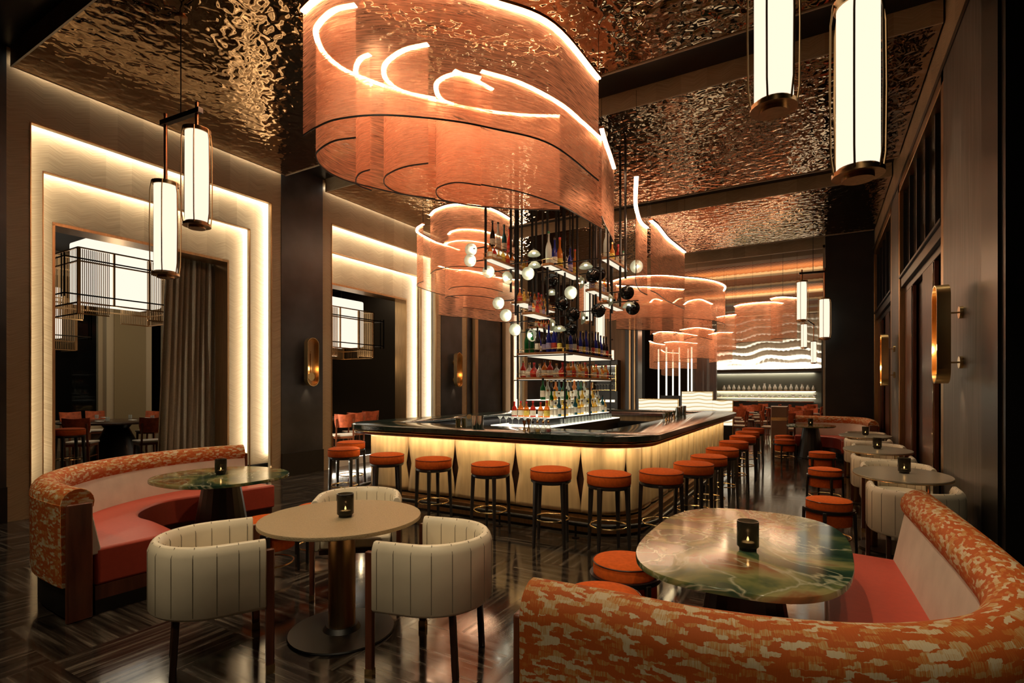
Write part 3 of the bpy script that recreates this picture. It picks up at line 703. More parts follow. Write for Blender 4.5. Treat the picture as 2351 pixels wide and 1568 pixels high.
# ================================================================ HANGING RACK
rack = thing('hanging_bottle_rack', 'black steel rack of rods, lit shelves and glass dish lamps hanging over the bar', 'shelving', (0, 0, 0))
def rod(px, Y, z0, z1=ZC, w=.03):
    X = xat(px, Y); MB().bar((X, Y, z0), (X, Y, z1), w, w, up=(0, 1, 0)).obj('rod', 'rod', rack); return X
M['shelfglow'] = emit('shelf_diffuser', (1, .88, .66), 1.0)
M['oakshelf'] = mat('oak_shelf_edge', (.34, .15, .05), .4)
def shelf(x0, x1, y0, y1, z, rail=True, lit=True, sh='wooden_shelf'):
    poly = [(x0+.04, y0), (x1-.04, y0), (x1, y0+.04), (x1, y1-.04), (x1-.04, y1), (x0+.04, y1), (x0, y1-.04), (x0, y0+.04)]
    s_ = MB().prism(poly, z-.035, z).obj(sh, 'oakshelf', rack)
    if lit: MB().box(x0+.03, x1-.03, y0+.04, y1-.04, z-.042, z-.0355).obj('light_panel', 'shelfglow', s_)
    if rail:
        m = MB().tube([(x, y, z+.06) for x, y in poly], .004, 6, closed=True)
        for x, y in poly[::2]+[((x0+x1)/2, y0), (x1, (y0+y1)/2), (x0, (y0+y1)/2)]: m.tube([(x, y, z), (x, y, z+.06)], .003, 6)
        m.obj('gallery_rail', 'brass', s_)
    return s_
# upper shelves: (near-right corner pixel), distance, length along the room
UP = []
def ups(pxl, pxr, py, Y, ln, **k):
    x0, x1 = xat(pxl, Y), xat(pxr, Y); z = zat(pxr, py, Y); shelf(x0, x1, Y, Y+ln, z, **k); UP.append((x0, x1, Y, Y+ln, z)); return x0, x1, z
ups(1106, 1128, 588, 7.3, 1.5)        # 0 sake, top left
ups(1240, 1266, 602, 7.4, 1.25)       # 1 white sake, centre
ups(1376, 1398, 588, 7.9, 1.05)       # 2 top right
ups(1170, 1205, 690, 7.9, 1.3)        # 3 second tier left
ups(1194, 1226, 715, 7.45, .80)       # 4
ups(1342, 1366, 661, 7.7, .95)        # 5
ups(1372, 1396, 692, 8.4, .9)         # 6
ups(1210, 1240, 748, 8.3, .8)         # 7
ups(1112, 1136, 565, 8.0, 1.0)        # 8 upper, behind
for px, Y, zb in ((1115, 7.32, 3.55), (1173, 8.1, 3.3), (1184, 7.9, 2.85), (1198, 8.7, 2.7), (1222, 8.2, 2.75), (1231, 8.6, 2.6), (1257, 7.5, 2.75), (1277, 7.9, 2.6),
                  (1283, 8.6, 2.5), (1325, 8.3, 2.6), (1362, 8.8, 2.7), (1368, 8.0, 2.75), (1396, 7.9, 3.1), (1405, 8.5, 2.85), (1424, 8.5, 2.95), (1436, 8.0, 3.3), (1293, 9.2, 3.0), (1315, 9.0, 3.2), (1378, 7.75, 2.95), (1246, 9.4, 3.0)):
    rod(px, Y, zb)
# shelves above the island
SX0, SX1, SY0, SY1 = -4.58, -3.62, 7.95, 10.25
for X, Y, zb in ((-3.66, 8.0, 1.0), (-3.66, 9.1, 1.0), (-3.66, 10.2, 1.0), (-4.55, 8.0, 1.0), (-4.55, 10.2, 1.0), (-4.62, 8.1, 1.4)):
    MB().bar((X, Y, zb), (X, Y, ZC), .024, .024, up=(0, 1, 0)).obj('rod', 'rod', rack)
shelf(SX0, SX1, SY0, SY1, 2.20); shelf(SX0, SX1, SY0, SY1, 1.78)
for z in (2.2, 1.78):
    for y_ in (SY0+.1, SY1-.1): MB().bar((SX0-.08, y_, z-.05), (SX1+.08, y_, z-.05), .018).obj('cross_arm', 'rod', rack)
# horizontal arms
for p1, Y1, p2, Y2, z in (((1298, 558), 7.45, (1450, 585), 7.6, 3.58), ((1145, 640), 7.6, (1185, 632), 7.6, 3.3)):
    pass
def harm(px0, py0, px1, py1, Y):
    a = (xat(px0, Y), Y, zat(px0, py0, Y)); b_ = (xat(px1, Y), Y, 0); z = a[2]
    MB().bar(a, (b_[0], Y, z), .016).obj('cross_arm', 'rod', rack)
for a in ((1082, 572, 1118, 566, 7.35), (1090, 600, 1116, 596, 7.35), (1172, 606, 1262, 592, 7.5), (1134, 624, 1184, 618, 7.6), (1225, 628, 1290, 622, 7.6), (1262, 608, 1375, 594, 7.5),
          (1330, 630, 1385, 622, 7.7), (1398, 590, 1452, 584, 7.8), (1145, 692, 1180, 688, 7.8), (1160, 720, 1200, 716, 7.7), (1255, 697, 1300, 692, 7.6), (1256, 728, 1330, 722, 7.6),
          (1170, 740, 1260, 734, 7.7), (1330, 716, 1392, 708, 7.9), (1400, 672, 1455, 666, 8.2), (1406, 695, 1466, 688, 8.2), (1430, 707, 1466, 702, 8.3), (1184, 764, 1222, 757, 8.0)): harm(*a)
# glass dish lamps
M['dish'] = glassy('pressed_glass', (.80, .84, .78), .42, (.62, .66, .55), .08)
M['dishdark'] = glassy('dark_dish_back', (.25, .24, .22), .75, (.01, .01, .01), .04)
def dish(px, py, Y, mode, label=None):
    x, z = xat(px, Y), zat(px, py, Y); c = Vector((x, Y, z)); tocam = (Vector((0, 0, EYE))-c).normalized()
    ax = {'f': tocam+Vector((-.25, 0, .05)), 'b': -tocam+Vector((-.2, .1, 0)), 'h': Vector((.1, -.1, -1)), 's': Vector((-1, -.35, 0)), 'e': Vector((1, -.5, 0))}[mode]; ax.normalize()
    lp = MB().lathe([(.012, -.060), (.055, -.050), (.092, -.012), (.108, .014), (.104, .018), (.086, -.006), (.05, -.038), (.012, -.044)], c, 20, cap=False, ax=ax).obj('dish_lamp', 'dishdark' if mode in 'b' else 'dish', rack, smooth=60)
    MB().lathe([(.0, -.09), (.022, -.09), (.028, -.05), (.0, -.05)], c, 12, cap=False, ax=ax).obj('lamp_cap', 'rod', lp)
    MB().lathe([(.0, -.004), (.022, -.010), (.024, -.024), (.0, -.034)], c, 12, cap=False, ax=ax).obj('bulb', 'bulb' if mode != 'b' else 'chrome', lp)
    if mode == 'b': MB().lathe([(.100, .012), (.112, .012), (.112, .019), (.100, .019)], c, 24, cap=False, ax=ax).obj('rim', 'chrome', lp)
for a in ((1082, 573, 7.3, 'f'), (1080, 598, 7.3, 'f'), (1122, 624, 7.5, 'f'), (1164, 638, 7.6, 'e'), (1213, 628, 7.55, 'f'), (1226, 583, 7.6, 'h'), (1227, 609, 7.6, 'h'),
          (1266, 644, 7.7, 'b'), (1311, 672, 7.7, 'f'), (1290, 697, 7.6, 'b'), (1315, 722, 7.6, 'b'), (1345, 611, 7.6, 'h'), (1362, 633, 7.7, 'b'), (1375, 628, 8.0, 'b'), (1334, 648, 7.8, 's'),
          (1145, 696, 7.7, 'f'), (1162, 724, 7.6, 'f'), (1183, 757, 7.8, 'f'), (1220, 770, 8.0, 'e'), (1267, 745, 7.6, 's'), (1284, 756, 7.7, 'h'), (1310, 755, 8.0, 'b'), (1440, 672, 8.2, 'b'),
          (1400, 689, 8.0, 's'), (1374, 713, 7.9, 'b'), (1337, 730, 7.9, 's'), (1444, 702, 8.2, 'h'), (1453, 707, 8.3, 'b'), (1462, 612, 8.3, 'f'), (1267, 672, 8.3, 'h')): dish(*a)
for z, y in ():
    pl = bpy.data.lights.new('lamp_light', 'POINT'); pl.energy = 14; pl.color = WARM; pl.shadow_soft_size = .12
    po = bpy.data.objects.new('lamp_light', pl); COL.objects.link(po); po.location = (-4.0, y, z)
# bottles on the shelves
SK = [('tall', 'dark_glass', 'label', 'capd'), ('tall', 'frosted_glass', 'label', 'capd'), ('tall', 'dark_glass', 'rlabel', 'capd'), ('tall', 'dark_glass', 'ylabel', 'capd')]
def on(i, kinds, n, where, group, sc=1, f=.5):
    x0, x1, y0, y1, z = UP[i]; x = x0+(x1-x0)*f
    row(kinds, (x, y0+.10), (x, y1-.10), z, n, where, group, sc, .006, 'near end')
on(8, [SK[0], SK[1], ('tall', 'teal_glass', 'label', 'capd'), ('tall', 'red_liquid', 'rlabel', 'capd'), SK[0]], 5, 'on the highest shelf at the left', 'sake bottles on the highest shelf', 1.18)
LQ = [('squat', 'amber_liquid', 'label', 'capd'), ('squat', 'red_liquid', 'label', 'capg'), ('decanter', 'honey_liquid', 'label', 'capg'), ('squat', 'honey_liquid', 'ylabel', 'capd'), ('squat', 'amber_liquid', 'rlabel', 'capred')]
on(0, LQ, 10, 'on the upper left hanging shelf', 'liquor bottles on the upper left hanging shelf', .9)
on(1, [('tall', 'frosted_glass', None, 'capgreen'), ('tall', 'blue_glass', 'label', 'capd'), ('tall', 'amber_liquid', 'ylabel', 'capred'), SK[0], ('tall', 'blue_glass', 'vlabel', 'capd'), ('tall', 'amber_liquid', 'ylabel', 'capred')], 6, 'on the upper middle hanging shelf', 'sake bottles on the upper middle hanging shelf', 1.12)
on(2, [('tall', 'frosted_glass', None, 'capgreen'), ('slim', 'amber_liquid', 'ylabel', 'capg'), ('slim', 'red_liquid', 'label', 'capred'), ('slim', 'frosted_glass', 'label', 'capgreen')], 4, 'on the upper right hanging shelf', 'bottles on the upper right hanging shelf', 1.05)
on(3, LQ[::-1]+[('squat', 'red_liquid', 'rlabel', 'capred')], 9, 'on the middle left hanging shelf', 'liquor bottles on the middle left hanging shelf', .95)
on(4, [('slim', 'dark_glass', 'vlabel', 'capd'), ('squat', 'amber_liquid', 'label', 'capd'), ('squat', 'red_liquid', 'rlabel', 'capred'), ('squat', 'amber_liquid', 'label', 'capd')], 6, 'on the foremost hanging shelf', 'bottles on the hanging shelf nearest the bar front', .8)
on(5, [('square', 'pale_liquid', 'vlabel', 'capg'), ('squat', 'amber_liquid', 'label', 'capg'), ('slim', 'frosted_glass', 'label', 'capd'), ('squat', 'pale_liquid', 'label', 'capred')], 8, 'on the middle right hanging shelf', 'bottles on the middle right hanging shelf', 1.0)
on(6, [('slim', 'amber_liquid', 'label', 'capg'), ('slim', 'dark_glass', 'label', 'capd'), ('tall', 'frosted_glass', 'label', 'capgreen')], 5, 'on the lower right hanging shelf', 'bottles on the lower right hanging shelf', .9)
on(7, [LQ[0], LQ[4]], 7, 'on the low left hanging shelf', 'liquor bottles on the low left hanging shelf', .6)
SKR = [('tall', 'dark_glass', 'ylabel', 'capg'), ('tall', 'blue_glass', 'vlabel', 'capd'), ('tall', 'dark_glass', 'label', 'capg'), ('tall', 'dark_glass', 'rlabel', 'capd'), ('tall', 'blue_glass', 'label', 'capd')]
row([('tall', 'green_glass', None, 'capd'), ('tall', 'green_glass', None, 'capd'), ('tall', 'dark_glass', 'label', 'capg'), ('tall', 'dark_glass', 'vlabel', 'capd'), ('tall', 'blue_glass', 'vlabel', 'capd'), ('tall', 'blue_glass', 'rlabel', 'capd'), ('tall', 'dark_glass', 'ylabel', 'capg')], (SX0+.18, SY0+.1), (SX1-.15, SY0+.1), 2.2, 7, 'on the near edge of the sake shelf', 'sake bottles on the shelf above the island', 1.0)
row(SKR, (SX1-.10, SY0+.25), (SX1-.10, SY1-.12), 2.2, 14, 'on the long edge of the sake shelf', 'sake bottles on the shelf above the island', 1.0, order='near end')
row(SKR[::-1], (SX0+.3, SY0+.35), (SX0+.3, SY1-.15), 2.2, 9, 'in the back row of sake shelf', 'sake bottles on the shelf above the island', 1.0, order='near end')
row([LQ[1], ('decanter', 'pale_liquid', 'label', 'capg'), ('decanter', 'red_liquid', 'rlabel', 'capred'), ('decanter', 'pale_liquid', None, 'capg'), LQ[0]], (SX0+.1, SY0+.12), (SX1-.12, SY0+.12), 1.78, 8, 'on the near edge of the whisky shelf', 'whisky bottles on the shelf above the island', 1.1)
row([LQ[0], ('square', 'honey_liquid', 'label', 'capg'), LQ[4], ('squat', 'pale_liquid', 'label', 'capd'), LQ[2]], (SX1-.10, SY0+.28), (SX1-.10, SY1-.12), 1.78, 18, 'on the long edge of the whisky shelf', 'whisky bottles on the shelf above the island', 1.05, order='near end')
TI = 'bottles on the stepped tiers'
row([('squat', 'red_liquid', 'label', 'capred'), ('squat', 'amber_liquid', 'label', 'capred'), ('squat', 'amber_liquid', 'ylabel', 'capred')], (-4.42, 7.62), (-3.80, 7.62), 1.12, 6, 'across the near end of the steps', TI, 1.0)
row([('slim', 'pale_liquid', 'label', 'capg'), ('square', 'pale_liquid', 'label', 'capd'), ('slim', 'teal_glass', 'label', 'capd'), ('squat', 'honey_liquid', 'label', 'capg'), ('square', 'honey_liquid', 'label', 'capg')], (-3.78, 7.78), (-3.78, 10.2), 1.12, 19, 'along the lowest tier', TI, 1.0, order='near end')
row([('slim', 'pale_liquid', 'ylabel', 'capg'), ('slim', 'green_glass', 'label', 'capd'), ('slim', 'honey_liquid', 'label', 'capd'), ('squat', 'pale_liquid', 'label', 'capg')], (-3.88, 7.8), (-3.88, 10.1), 1.26, 17, 'along the middle tier', TI, 1.05, order='near end')
row([('slim', 'green_glass', 'label', 'capd'), ('slim', 'pale_liquid', 'label', 'capg'), ('slim', 'dark_glass', 'label', 'capg'), ('slim', 'amber_liquid', 'label', 'capd'), ('slim', 'teal_glass', 'label', 'capd')], (-4.0, 7.85), (-4.0, 10.0), 1.40, 14, 'along the top tier', TI, 1.15, order='near end')
# glasses on the glowing top
gl = MB().lathe([(.0, 0), (.028, 0), (.030, .004), (.033, .09), (.031, .09), (.027, .012), (0, .012)], n=14, cap=False).obj('highball_glass', 'glass', smooth=50)
for r_ in range(2):
    for i in range(15):
        o = gl if r_ == i == 0 else gl.copy()
        if o is not gl: COL.objects.link(o)
        o.location = (-3.615-.10*r_, 7.95+i*.15, 1.0)
        tag(o, 'small clear glass, %s row on the glowing island, %s from near end' % (('front', 'second')[r_], ORD[i]), 'glass', 'small glasses on the glowing island top')
cp = MB().lathe([(.0, 0), (.032, 0), (.032, .003), (.004, .006), (.004, .085), (.012, .095), (.048, .14), (.046, .14), (.01, .10), (0, .098)], n=16, cap=False).obj('coupe_glass', 'glass', smooth=50)
for i in range(8):
    o = cp if i == 0 else cp.copy()
    if i: COL.objects.link(o)
    o.location = (-4.5+.115*i, 7.32+.0*i, 1.0)
    tag(o, 'stemmed cocktail glass at the glowing island near end, %s from left' % ORD[i], 'glass', 'stemmed cocktail glasses on the island')
# tools on the counter
def onb(px, py): p = pz(px, py, 1.1); return (p.x, p.y, 1.1)
def simple(name, prof, mt, loc, label, cat, n=20): o = MB().lathe(prof, n=n, cap=False).obj(name, mt, smooth=50); o.location = loc; return tag(o, label, cat)
JG = [(0, 0), (.024, 0), (.022, .004), (.006, .05), (.006, .056), (.026, .12), (.024, .12), (.004, .06), (0, .06)]
simple('bar_jigger', JG, 'bronze', onb(1204, 990), 'shorter bronze jigger on the bar beside the clear bottles', 'jigger')
simple('bar_jigger', [(a*1.1, z*1.15) for a, z in JG], 'bronze', onb(1214, 990), 'taller bronze jigger on the bar beside the clear bottles', 'jigger')
for i, px in enumerate((1223, 1234, 1247, 1259)):
    nm = ('bitters_bottle', 'MB')[0]
    b_ = MB().lathe([(0, 0), (.028, 0), (.034, .02), (.03, .05), (.012, .075), (.011, .10), (0, .10)], n=14, cap=False).obj(nm, 'glass', smooth=50)
    MB().lathe([(0, .10), (.012, .10), (.014, .12), (.004, .13), (.004, .15), (0, .15)], n=10, cap=False).obj('dasher_top', 'capd' if i == 0 else 'brass', b_)
    MB().lathe([(0, .004), (.027, .004), (.031, .02), (.03, .035), (0, .036)], n=14, cap=False).obj('liquid', ('pale_liquid', 'honey_liquid', 'pale_liquid', 'red_liquid')[i], b_)
    b_.location = onb(px, 992); tag(b_, 'small dasher bottle on the bar front, %s from the left of four' % ORD[i], 'bottle', 'dasher bottles on the bar front')
for i, px in enumerate((1052, 1066)):
    simple('gold_strainer_cup', [(0, 0), (.03, 0), (.034, .10), (.038, .105), (.030, .105), (.028, .01), (0, .01)], 'brass', onb(px, 979), '%s gold tin on the bar, left of the mixing glass' % ('outer', 'inner')[i], 'cup')
simple('mixing_glass', [(0, 0), (.04, 0), (.045, .01), (.045, .11), (.042, .11), (.041, .012), (0, .012)], 'glass', onb(1077, 980), 'cut mixing glass with a gold strainer between gold tins and steel shakers', 'glass')
o = MB().lathe([(0, 0), (.035, 0), (.035, .004), (0, .004)], (0, 0, .125), 16, cap=False, ax=(.2, -1, .5)).tube([(0, 0, .125), (.02, .03, .03)], .003, 6).obj('cocktail_strainer', 'brass'); o.location = onb(1077, 980)
tag(o, 'gold cocktail strainer standing in the mixing glass', 'strainer')
for i, px in enumerate((1090, 1103)):
    simple('shaker_tin', [(0, 0), (.035, 0), (.042, .15), (.040, .15), (0, .148)], 'chrome', onb(px, 982), '%s steel shaker tin on the bar front' % ('left hand', 'right hand')[i], 'shaker')
for i, (px, py) in enumerate(((1524, 968), (1530, 966), (1536, 964), (1541, 962), (1548, 960))):
    simple('bar_jigger', JG, ('glass', 'brass', 'bronze', 'chrome', 'brass')[i], onb(px, py), 'small bar tool cup on the right side of the bar, %s from the front' % ORD[i], 'jigger')
for i, (px, py) in enumerate(((1556, 958), (1562, 955), (1570, 953))):
    simple('shaker_tin', [(0, 0), (.035, 0), (.042, .17), (.040, .17), (0, .168)], 'chrome', onb(px, py), 'steel shaker tin on the right side of the bar, %s from the front' % ORD[i], 'shaker')
# ================================================================ RIBBON CHANDELIERS
def chandelier(label, loc_px, ribbons):
    """ribbons: (z_top, z_trace, height, [pixels of one long edge lying at height z_trace])"""
    allp = []
    for zt, zr, h, px in ribbons: allp += [pz(x, y, zr) for x, y in px]
    c = sum(allp, Vector((0, 0)))/len(allp)
    t = thing('ribbon_chandelier', label, 'chandelier', (c.x, c.y, ribbons[0][0]))
    for zt, zr, h, px in ribbons:
        pts = spline([pz(x, y, zr)-c for x, y in px], 8); oz = ribbons[0][0]
        path = [(p.x, p.y) for p in pts]; z1 = zt-oz; z0 = z1-h
        acc = [0]
        for a, b_ in zip(pts[:-1], pts[1:]): acc.append(acc[-1]+(b_-a).length)
        vs, fs, uv = [], [], []; nz_ = 6; n = len(path)
        for j in range(nz_+1): vs += [(x, y, z0+(z1-.010-z0)*j/nz_) for x, y in path]
        for j in range(nz_):
            for i in range(n-1):
                fs.append((j*n+i, j*n+i+1, (j+1)*n+i+1, (j+1)*n+i))
                u0, u1, v0, v1 = acc[i], acc[i+1], h*j/nz_, h*(j+1)/nz_
                uv.append([(u0, v0), (u1, v0), (u1, v1), (u0, v1)])
        rb = MB().add(vs, fs, uv).obj('gauze_ribbon', 'gauze', t, smooth=180)
        MB().sweep(path, [(-.032, z1), (.032, z1), (.032, z1+.03), (-.032, z1+.03)]).obj('rail', 'copper', rb)
        MB().sweep(path, [(-.026, z1-.009), (.026, z1-.009), (.026, z1-.001), (-.026, z1-.001)]).obj('led_line', 'ledtop', rb)
        MB().sweep(path, [(-.005, z0-.008), (.005, z0-.008), (.005, z0+.004), (-.005, z0+.004)]).obj('hem', 'rod', rb)
        m = MB()
        for p in (pts[0], pts[len(pts)//2], pts[-1]): m.tube([(p.x, p.y, z1+.03), (p.x, p.y, ZC-oz)], .003, 5)
        m.obj('suspension_wire', 'rod', rb)
    return t
z3 = lambda l: [(660+x/2.8, y/2.8) for x, y in l]
chandelier('huge copper gauze ribbon chandelier hanging nearest, over the front of the bar', None, [
    (5.0, 3.88, 1.12, z3([(100, 870), (180, 820), (320, 765), (600, 738), (1000, 768), (1320, 825), (1700, 930), (2000, 1160)])),
    (5.0, 3.82, 1.18, z3([(440, 883), (300, 905), (200, 965), (185, 1010), (230, 1080), (330, 1140), (450, 1180), (700, 1240), (900, 1275), (1200, 1320), (1500, 1345), (1750, 1350)])),
    (5.0, 3.82, 1.18, z3([(530, 1090), (470, 1110), (440, 1150), (455, 1190), (540, 1222)])),
    (5.0, 3.82, 1.18, z3([(905, 1048), (760, 1070), (660, 1110), (620, 1150), (640, 1200), (740, 1245), (950, 1277)])),
    (5.0, 3.82, 1.18, z3([(1242, 1190), (1100, 1172), (1000, 1190), (955, 1225), (990, 1280), (1120, 1310), (1300, 1335)])),
    (5.0, 3.78, 1.22, z3([(1245, 1185), (1500, 1235), (1750, 1320), (1900, 1400), (2020, 1470)])),
    (5.0, 4.51, .49, [(1042, 266), (1086, 283), (1131, 304)]),
    (5.0, 3.85, 1.15, [(1381, 496), (1390, 517), (1402, 540), (1410, 557)])])
z6 = lambda l: [(940+x/4.9, 440+y/4.9) for x, y in l]
chandelier('copper gauze ribbon chandelier behind the hanging rack at the left', None, [
    (5.0, 5.0, 1.15, z6([(235, 265), (280, 215), (330, 190), (430, 155), (560, 140), (720, 150), (860, 175), (1000, 230), (1125, 305)])),
    (4.9, 4.9, 1.15, z6([(155, 365), (100, 400), (85, 440), (110, 470), (200, 520), (300, 570), (400, 600), (560, 655)])),
    (4.8, 4.8, 1.15, z6([(440, 480), (480, 445), (580, 425), (700, 425), (880, 455), (1050, 520)])),
    (4.7, 4.7, 1.15, z6([(400, 600), (440, 570), (560, 550), (700, 555), (860, 580), (1000, 630)])),
    (4.6, 4.6, 1.2, z6([(330, 835), (470, 870), (640, 885), (870, 940), (1100, 980), (1240, 990)])),
    (4.6, 4.6, .95, z6([(520, 900), (610, 880), (760, 900), (960, 940)]))])
z7 = lambda l: [(1380+x/3.015, 380+y/3.015) for x, y in l]
chandelier('copper gauze chandelier of two narrow curling strips right of the hanging rack', None, [
    (4.3, 4.3, 1.13, [(1461, 405), (1459, 456), (1461, 480), (1470, 508), (1486, 523)]),
    (4.3, 4.3, 1.13, [(1494, 506), (1510, 520), (1530, 545), (1550, 562), (1572, 579)])])
chandelier('wide curved copper gauze chandelier beyond the right end of the bar', None, [
    (4.7, 4.7, 1.15, [(1398, 648), (1430, 638), (1460, 634), (1520, 632), (1570, 636), (1612, 640), (1645, 647), (1664, 657), (1662, 668)]),
    (4.3, 4.3, 1.15, [(1415, 655), (1460, 658), (1496, 659), (1570, 664)]),
    (4.24, 4.24, 1.12, [(1570, 699), (1582, 691), (1600, 687), (1612, 688), (1635, 698)]),
    (4.24, 4.24, 1.0, [(1493, 694), (1503, 686), (1520, 690)]),
    (4.24, 4.24, 1.0, [(1546, 695), (1558, 686), (1566, 684)]),
    (4.5, 4.5, 1.0, [(1330, 650), (1360, 645), (1400, 650)])])
chandelier('small low copper gauze chandelier of stepped ribbons over the reception', None, [
    (3.53, 3.53, 1.1, [(1491, 783), (1505, 788), (1526, 791)]),
    (3.53, 3.53, 1.1, [(1526, 786), (1545, 784), (1566, 785), (1600, 788)]),
    (3.3, 3.3, 1.1, [(1518, 803), (1526, 808), (1545, 810), (1562, 811)]),
    (3.7, 3.7, 1.1, [(1628, 768), (1650, 763), (1682, 763)]),
    (3.7, 3.7, 1.1, [(1500, 766), (1520, 761), (1560, 764), (1600, 770)]),
    (3.8, 3.8, 1.1, [(1560, 757), (1600, 752), (1640, 757)])])
chandelier('far copper gauze chandelier in the dining room at the right', None, [
    (4.13, 4.13, 1.15, [(1687, 703), (1700, 699), (1715, 697), (1743, 694), (1772, 693), (1797, 696)]),
    (4.13, 4.13, 1.15, [(1770, 686), (1786, 682), (1810, 682), (1830, 684)]),
    (4.0, 4.0, 1.15, [(1646, 728), (1668, 724), (1690, 722)])])
# light the ribbons really throw into the room
for p, e in ():
    pl = bpy.data.lights.new('lamp_light', 'POINT'); pl.energy = e; pl.color = (1, .58, .34); pl.shadow_soft_size = .25
    po = bpy.data.objects.new('lamp_light', pl); COL.objects.link(po); po.location = p

# ================================================================ LANTERN PENDANTS
def lantern_mesh(t, x, y, zt, stem_top, h=.96, r=.105):
    # a caged cloth cylinder as parts under t
    z0 = zt-h
    sh = MB().lathe([(r, z0+.03), (r, zt-.03)], (x, y, 0), 24, cap=True).obj('cloth_tube', 'lamp', t, smooth=50)
    MB().lathe([(0, z0-.035), (r*.75, z0-.035), (r*.75, z0-.012), (r*1.22, z0-.012), (r*1.22, z0+.012), (r, z0+.02), (r, z0+.032), (0, z0+.032)], (x, y, 0), 24, cap=False).obj('bottom_cap', 'bronze', t)
    MB().lathe([(0, zt-.03), (r*1.1, zt-.03), (r*1.22, zt-.005), (r*1.22, zt+.005), (r*.3, zt+.012), (0, zt+.012)], (x, y, 0), 24, cap=False).obj('top_cap', 'bronze', t)
    for k in range(6):
        a = 2*pi*k/6+.35; rr = r*1.22
        pts = [(x+cos(a)*q_, y+sin(a)*q_, z) for q_, z in ((rr*.98, z0), (rr*1.1, z0+h*.12), (rr*1.13, z0+h*.5), (rr*1.1, z0+h*.88), (rr*.98, zt))]
        MB().tube(pts, .006, 6).obj('cage_rib', 'bronze', t)
    MB().tube([(x, y, zt), (x, y, stem_top)], .018, 10).obj('stem', 'copper', t)
def pendant_pair(label, p1, z1, p2, z2, zb, group=None, sc=1):
    c = (Vector(p1)+Vector(p2))/2; d = (Vector(p2)-Vector(p1)); u = d.normalized()*.06
    t = thing('lantern_pendant', label, 'pendant lamp', (c.x, c.y, zb), 0, group)
    a, b_ = Vector(p1)-c, Vector(p2)-c
    lantern_mesh(t, a.x, a.y, z1-zb, .09, .96*sc, .105*sc); lantern_mesh(t, b_.x, b_.y, z2-zb, .09, .96*sc, .105*sc)
    MB().bar((a.x-u.x, a.y-u.y, 0), (b_.x+u.x, b_.y+u.y, 0), .05).obj('crossbar', 'darkwood', t)
    MB().tube([(0, 0, 0), (0, 0, ZC-zb)], .006, 8).obj('suspension_rod', 'rod', t)
    MB().lathe([(0, ZC-zb-.02), (.06, ZC-zb-.02), (.06, ZC-zb-.002), (0, ZC-zb-.002)], n=20, cap=False).obj('ceiling_rose', 'bronze', t)
    return t
def at(px, D):
    u = (px-CX)/F_PX*D; return (-sn*D+cs*u, cs*D+sn*u)
pendant_pair('pair of tall glowing lanterns hanging at the left in front of the first portal', at(380, 5.55), 3.74, at(452, 5.33), 4.19, 4.38)
pendant_pair('pair of large glowing lanterns hanging closest at the top right', at(1970, 2.95), 3.74, at(1776, 3.1), 4.19, 4.38)
pendant_pair('pair of glowing lanterns hanging beside the black column at the far right', at(1893, 12.6), 3.74, at(1841, 12.8), 4.19, 4.38)
pendant_pair('pair of distant lanterns below and behind the far right pair', at(1868, 23), 3.66, at(1846, 21), 4.17, 4.38)
pendant_pair('pair of lanterns hanging behind the bottle shelves', at(1378, 13.0), 3.55, at(1351, 12.4), 4.1, 4.38)
pendant_pair('pair of small lanterns hanging against the wood wall behind the bar', at(1427, 19.2), 2.66, at(1407, 19.0), 3.0, 3.35, None, .62)
for o in bpy.data.objects:
    pass
for x, y, z in ():
    pl = bpy.data.lights.new('lamp_light', 'POINT'); pl.energy = 16; pl.color = WARM; pl.shadow_soft_size = .3
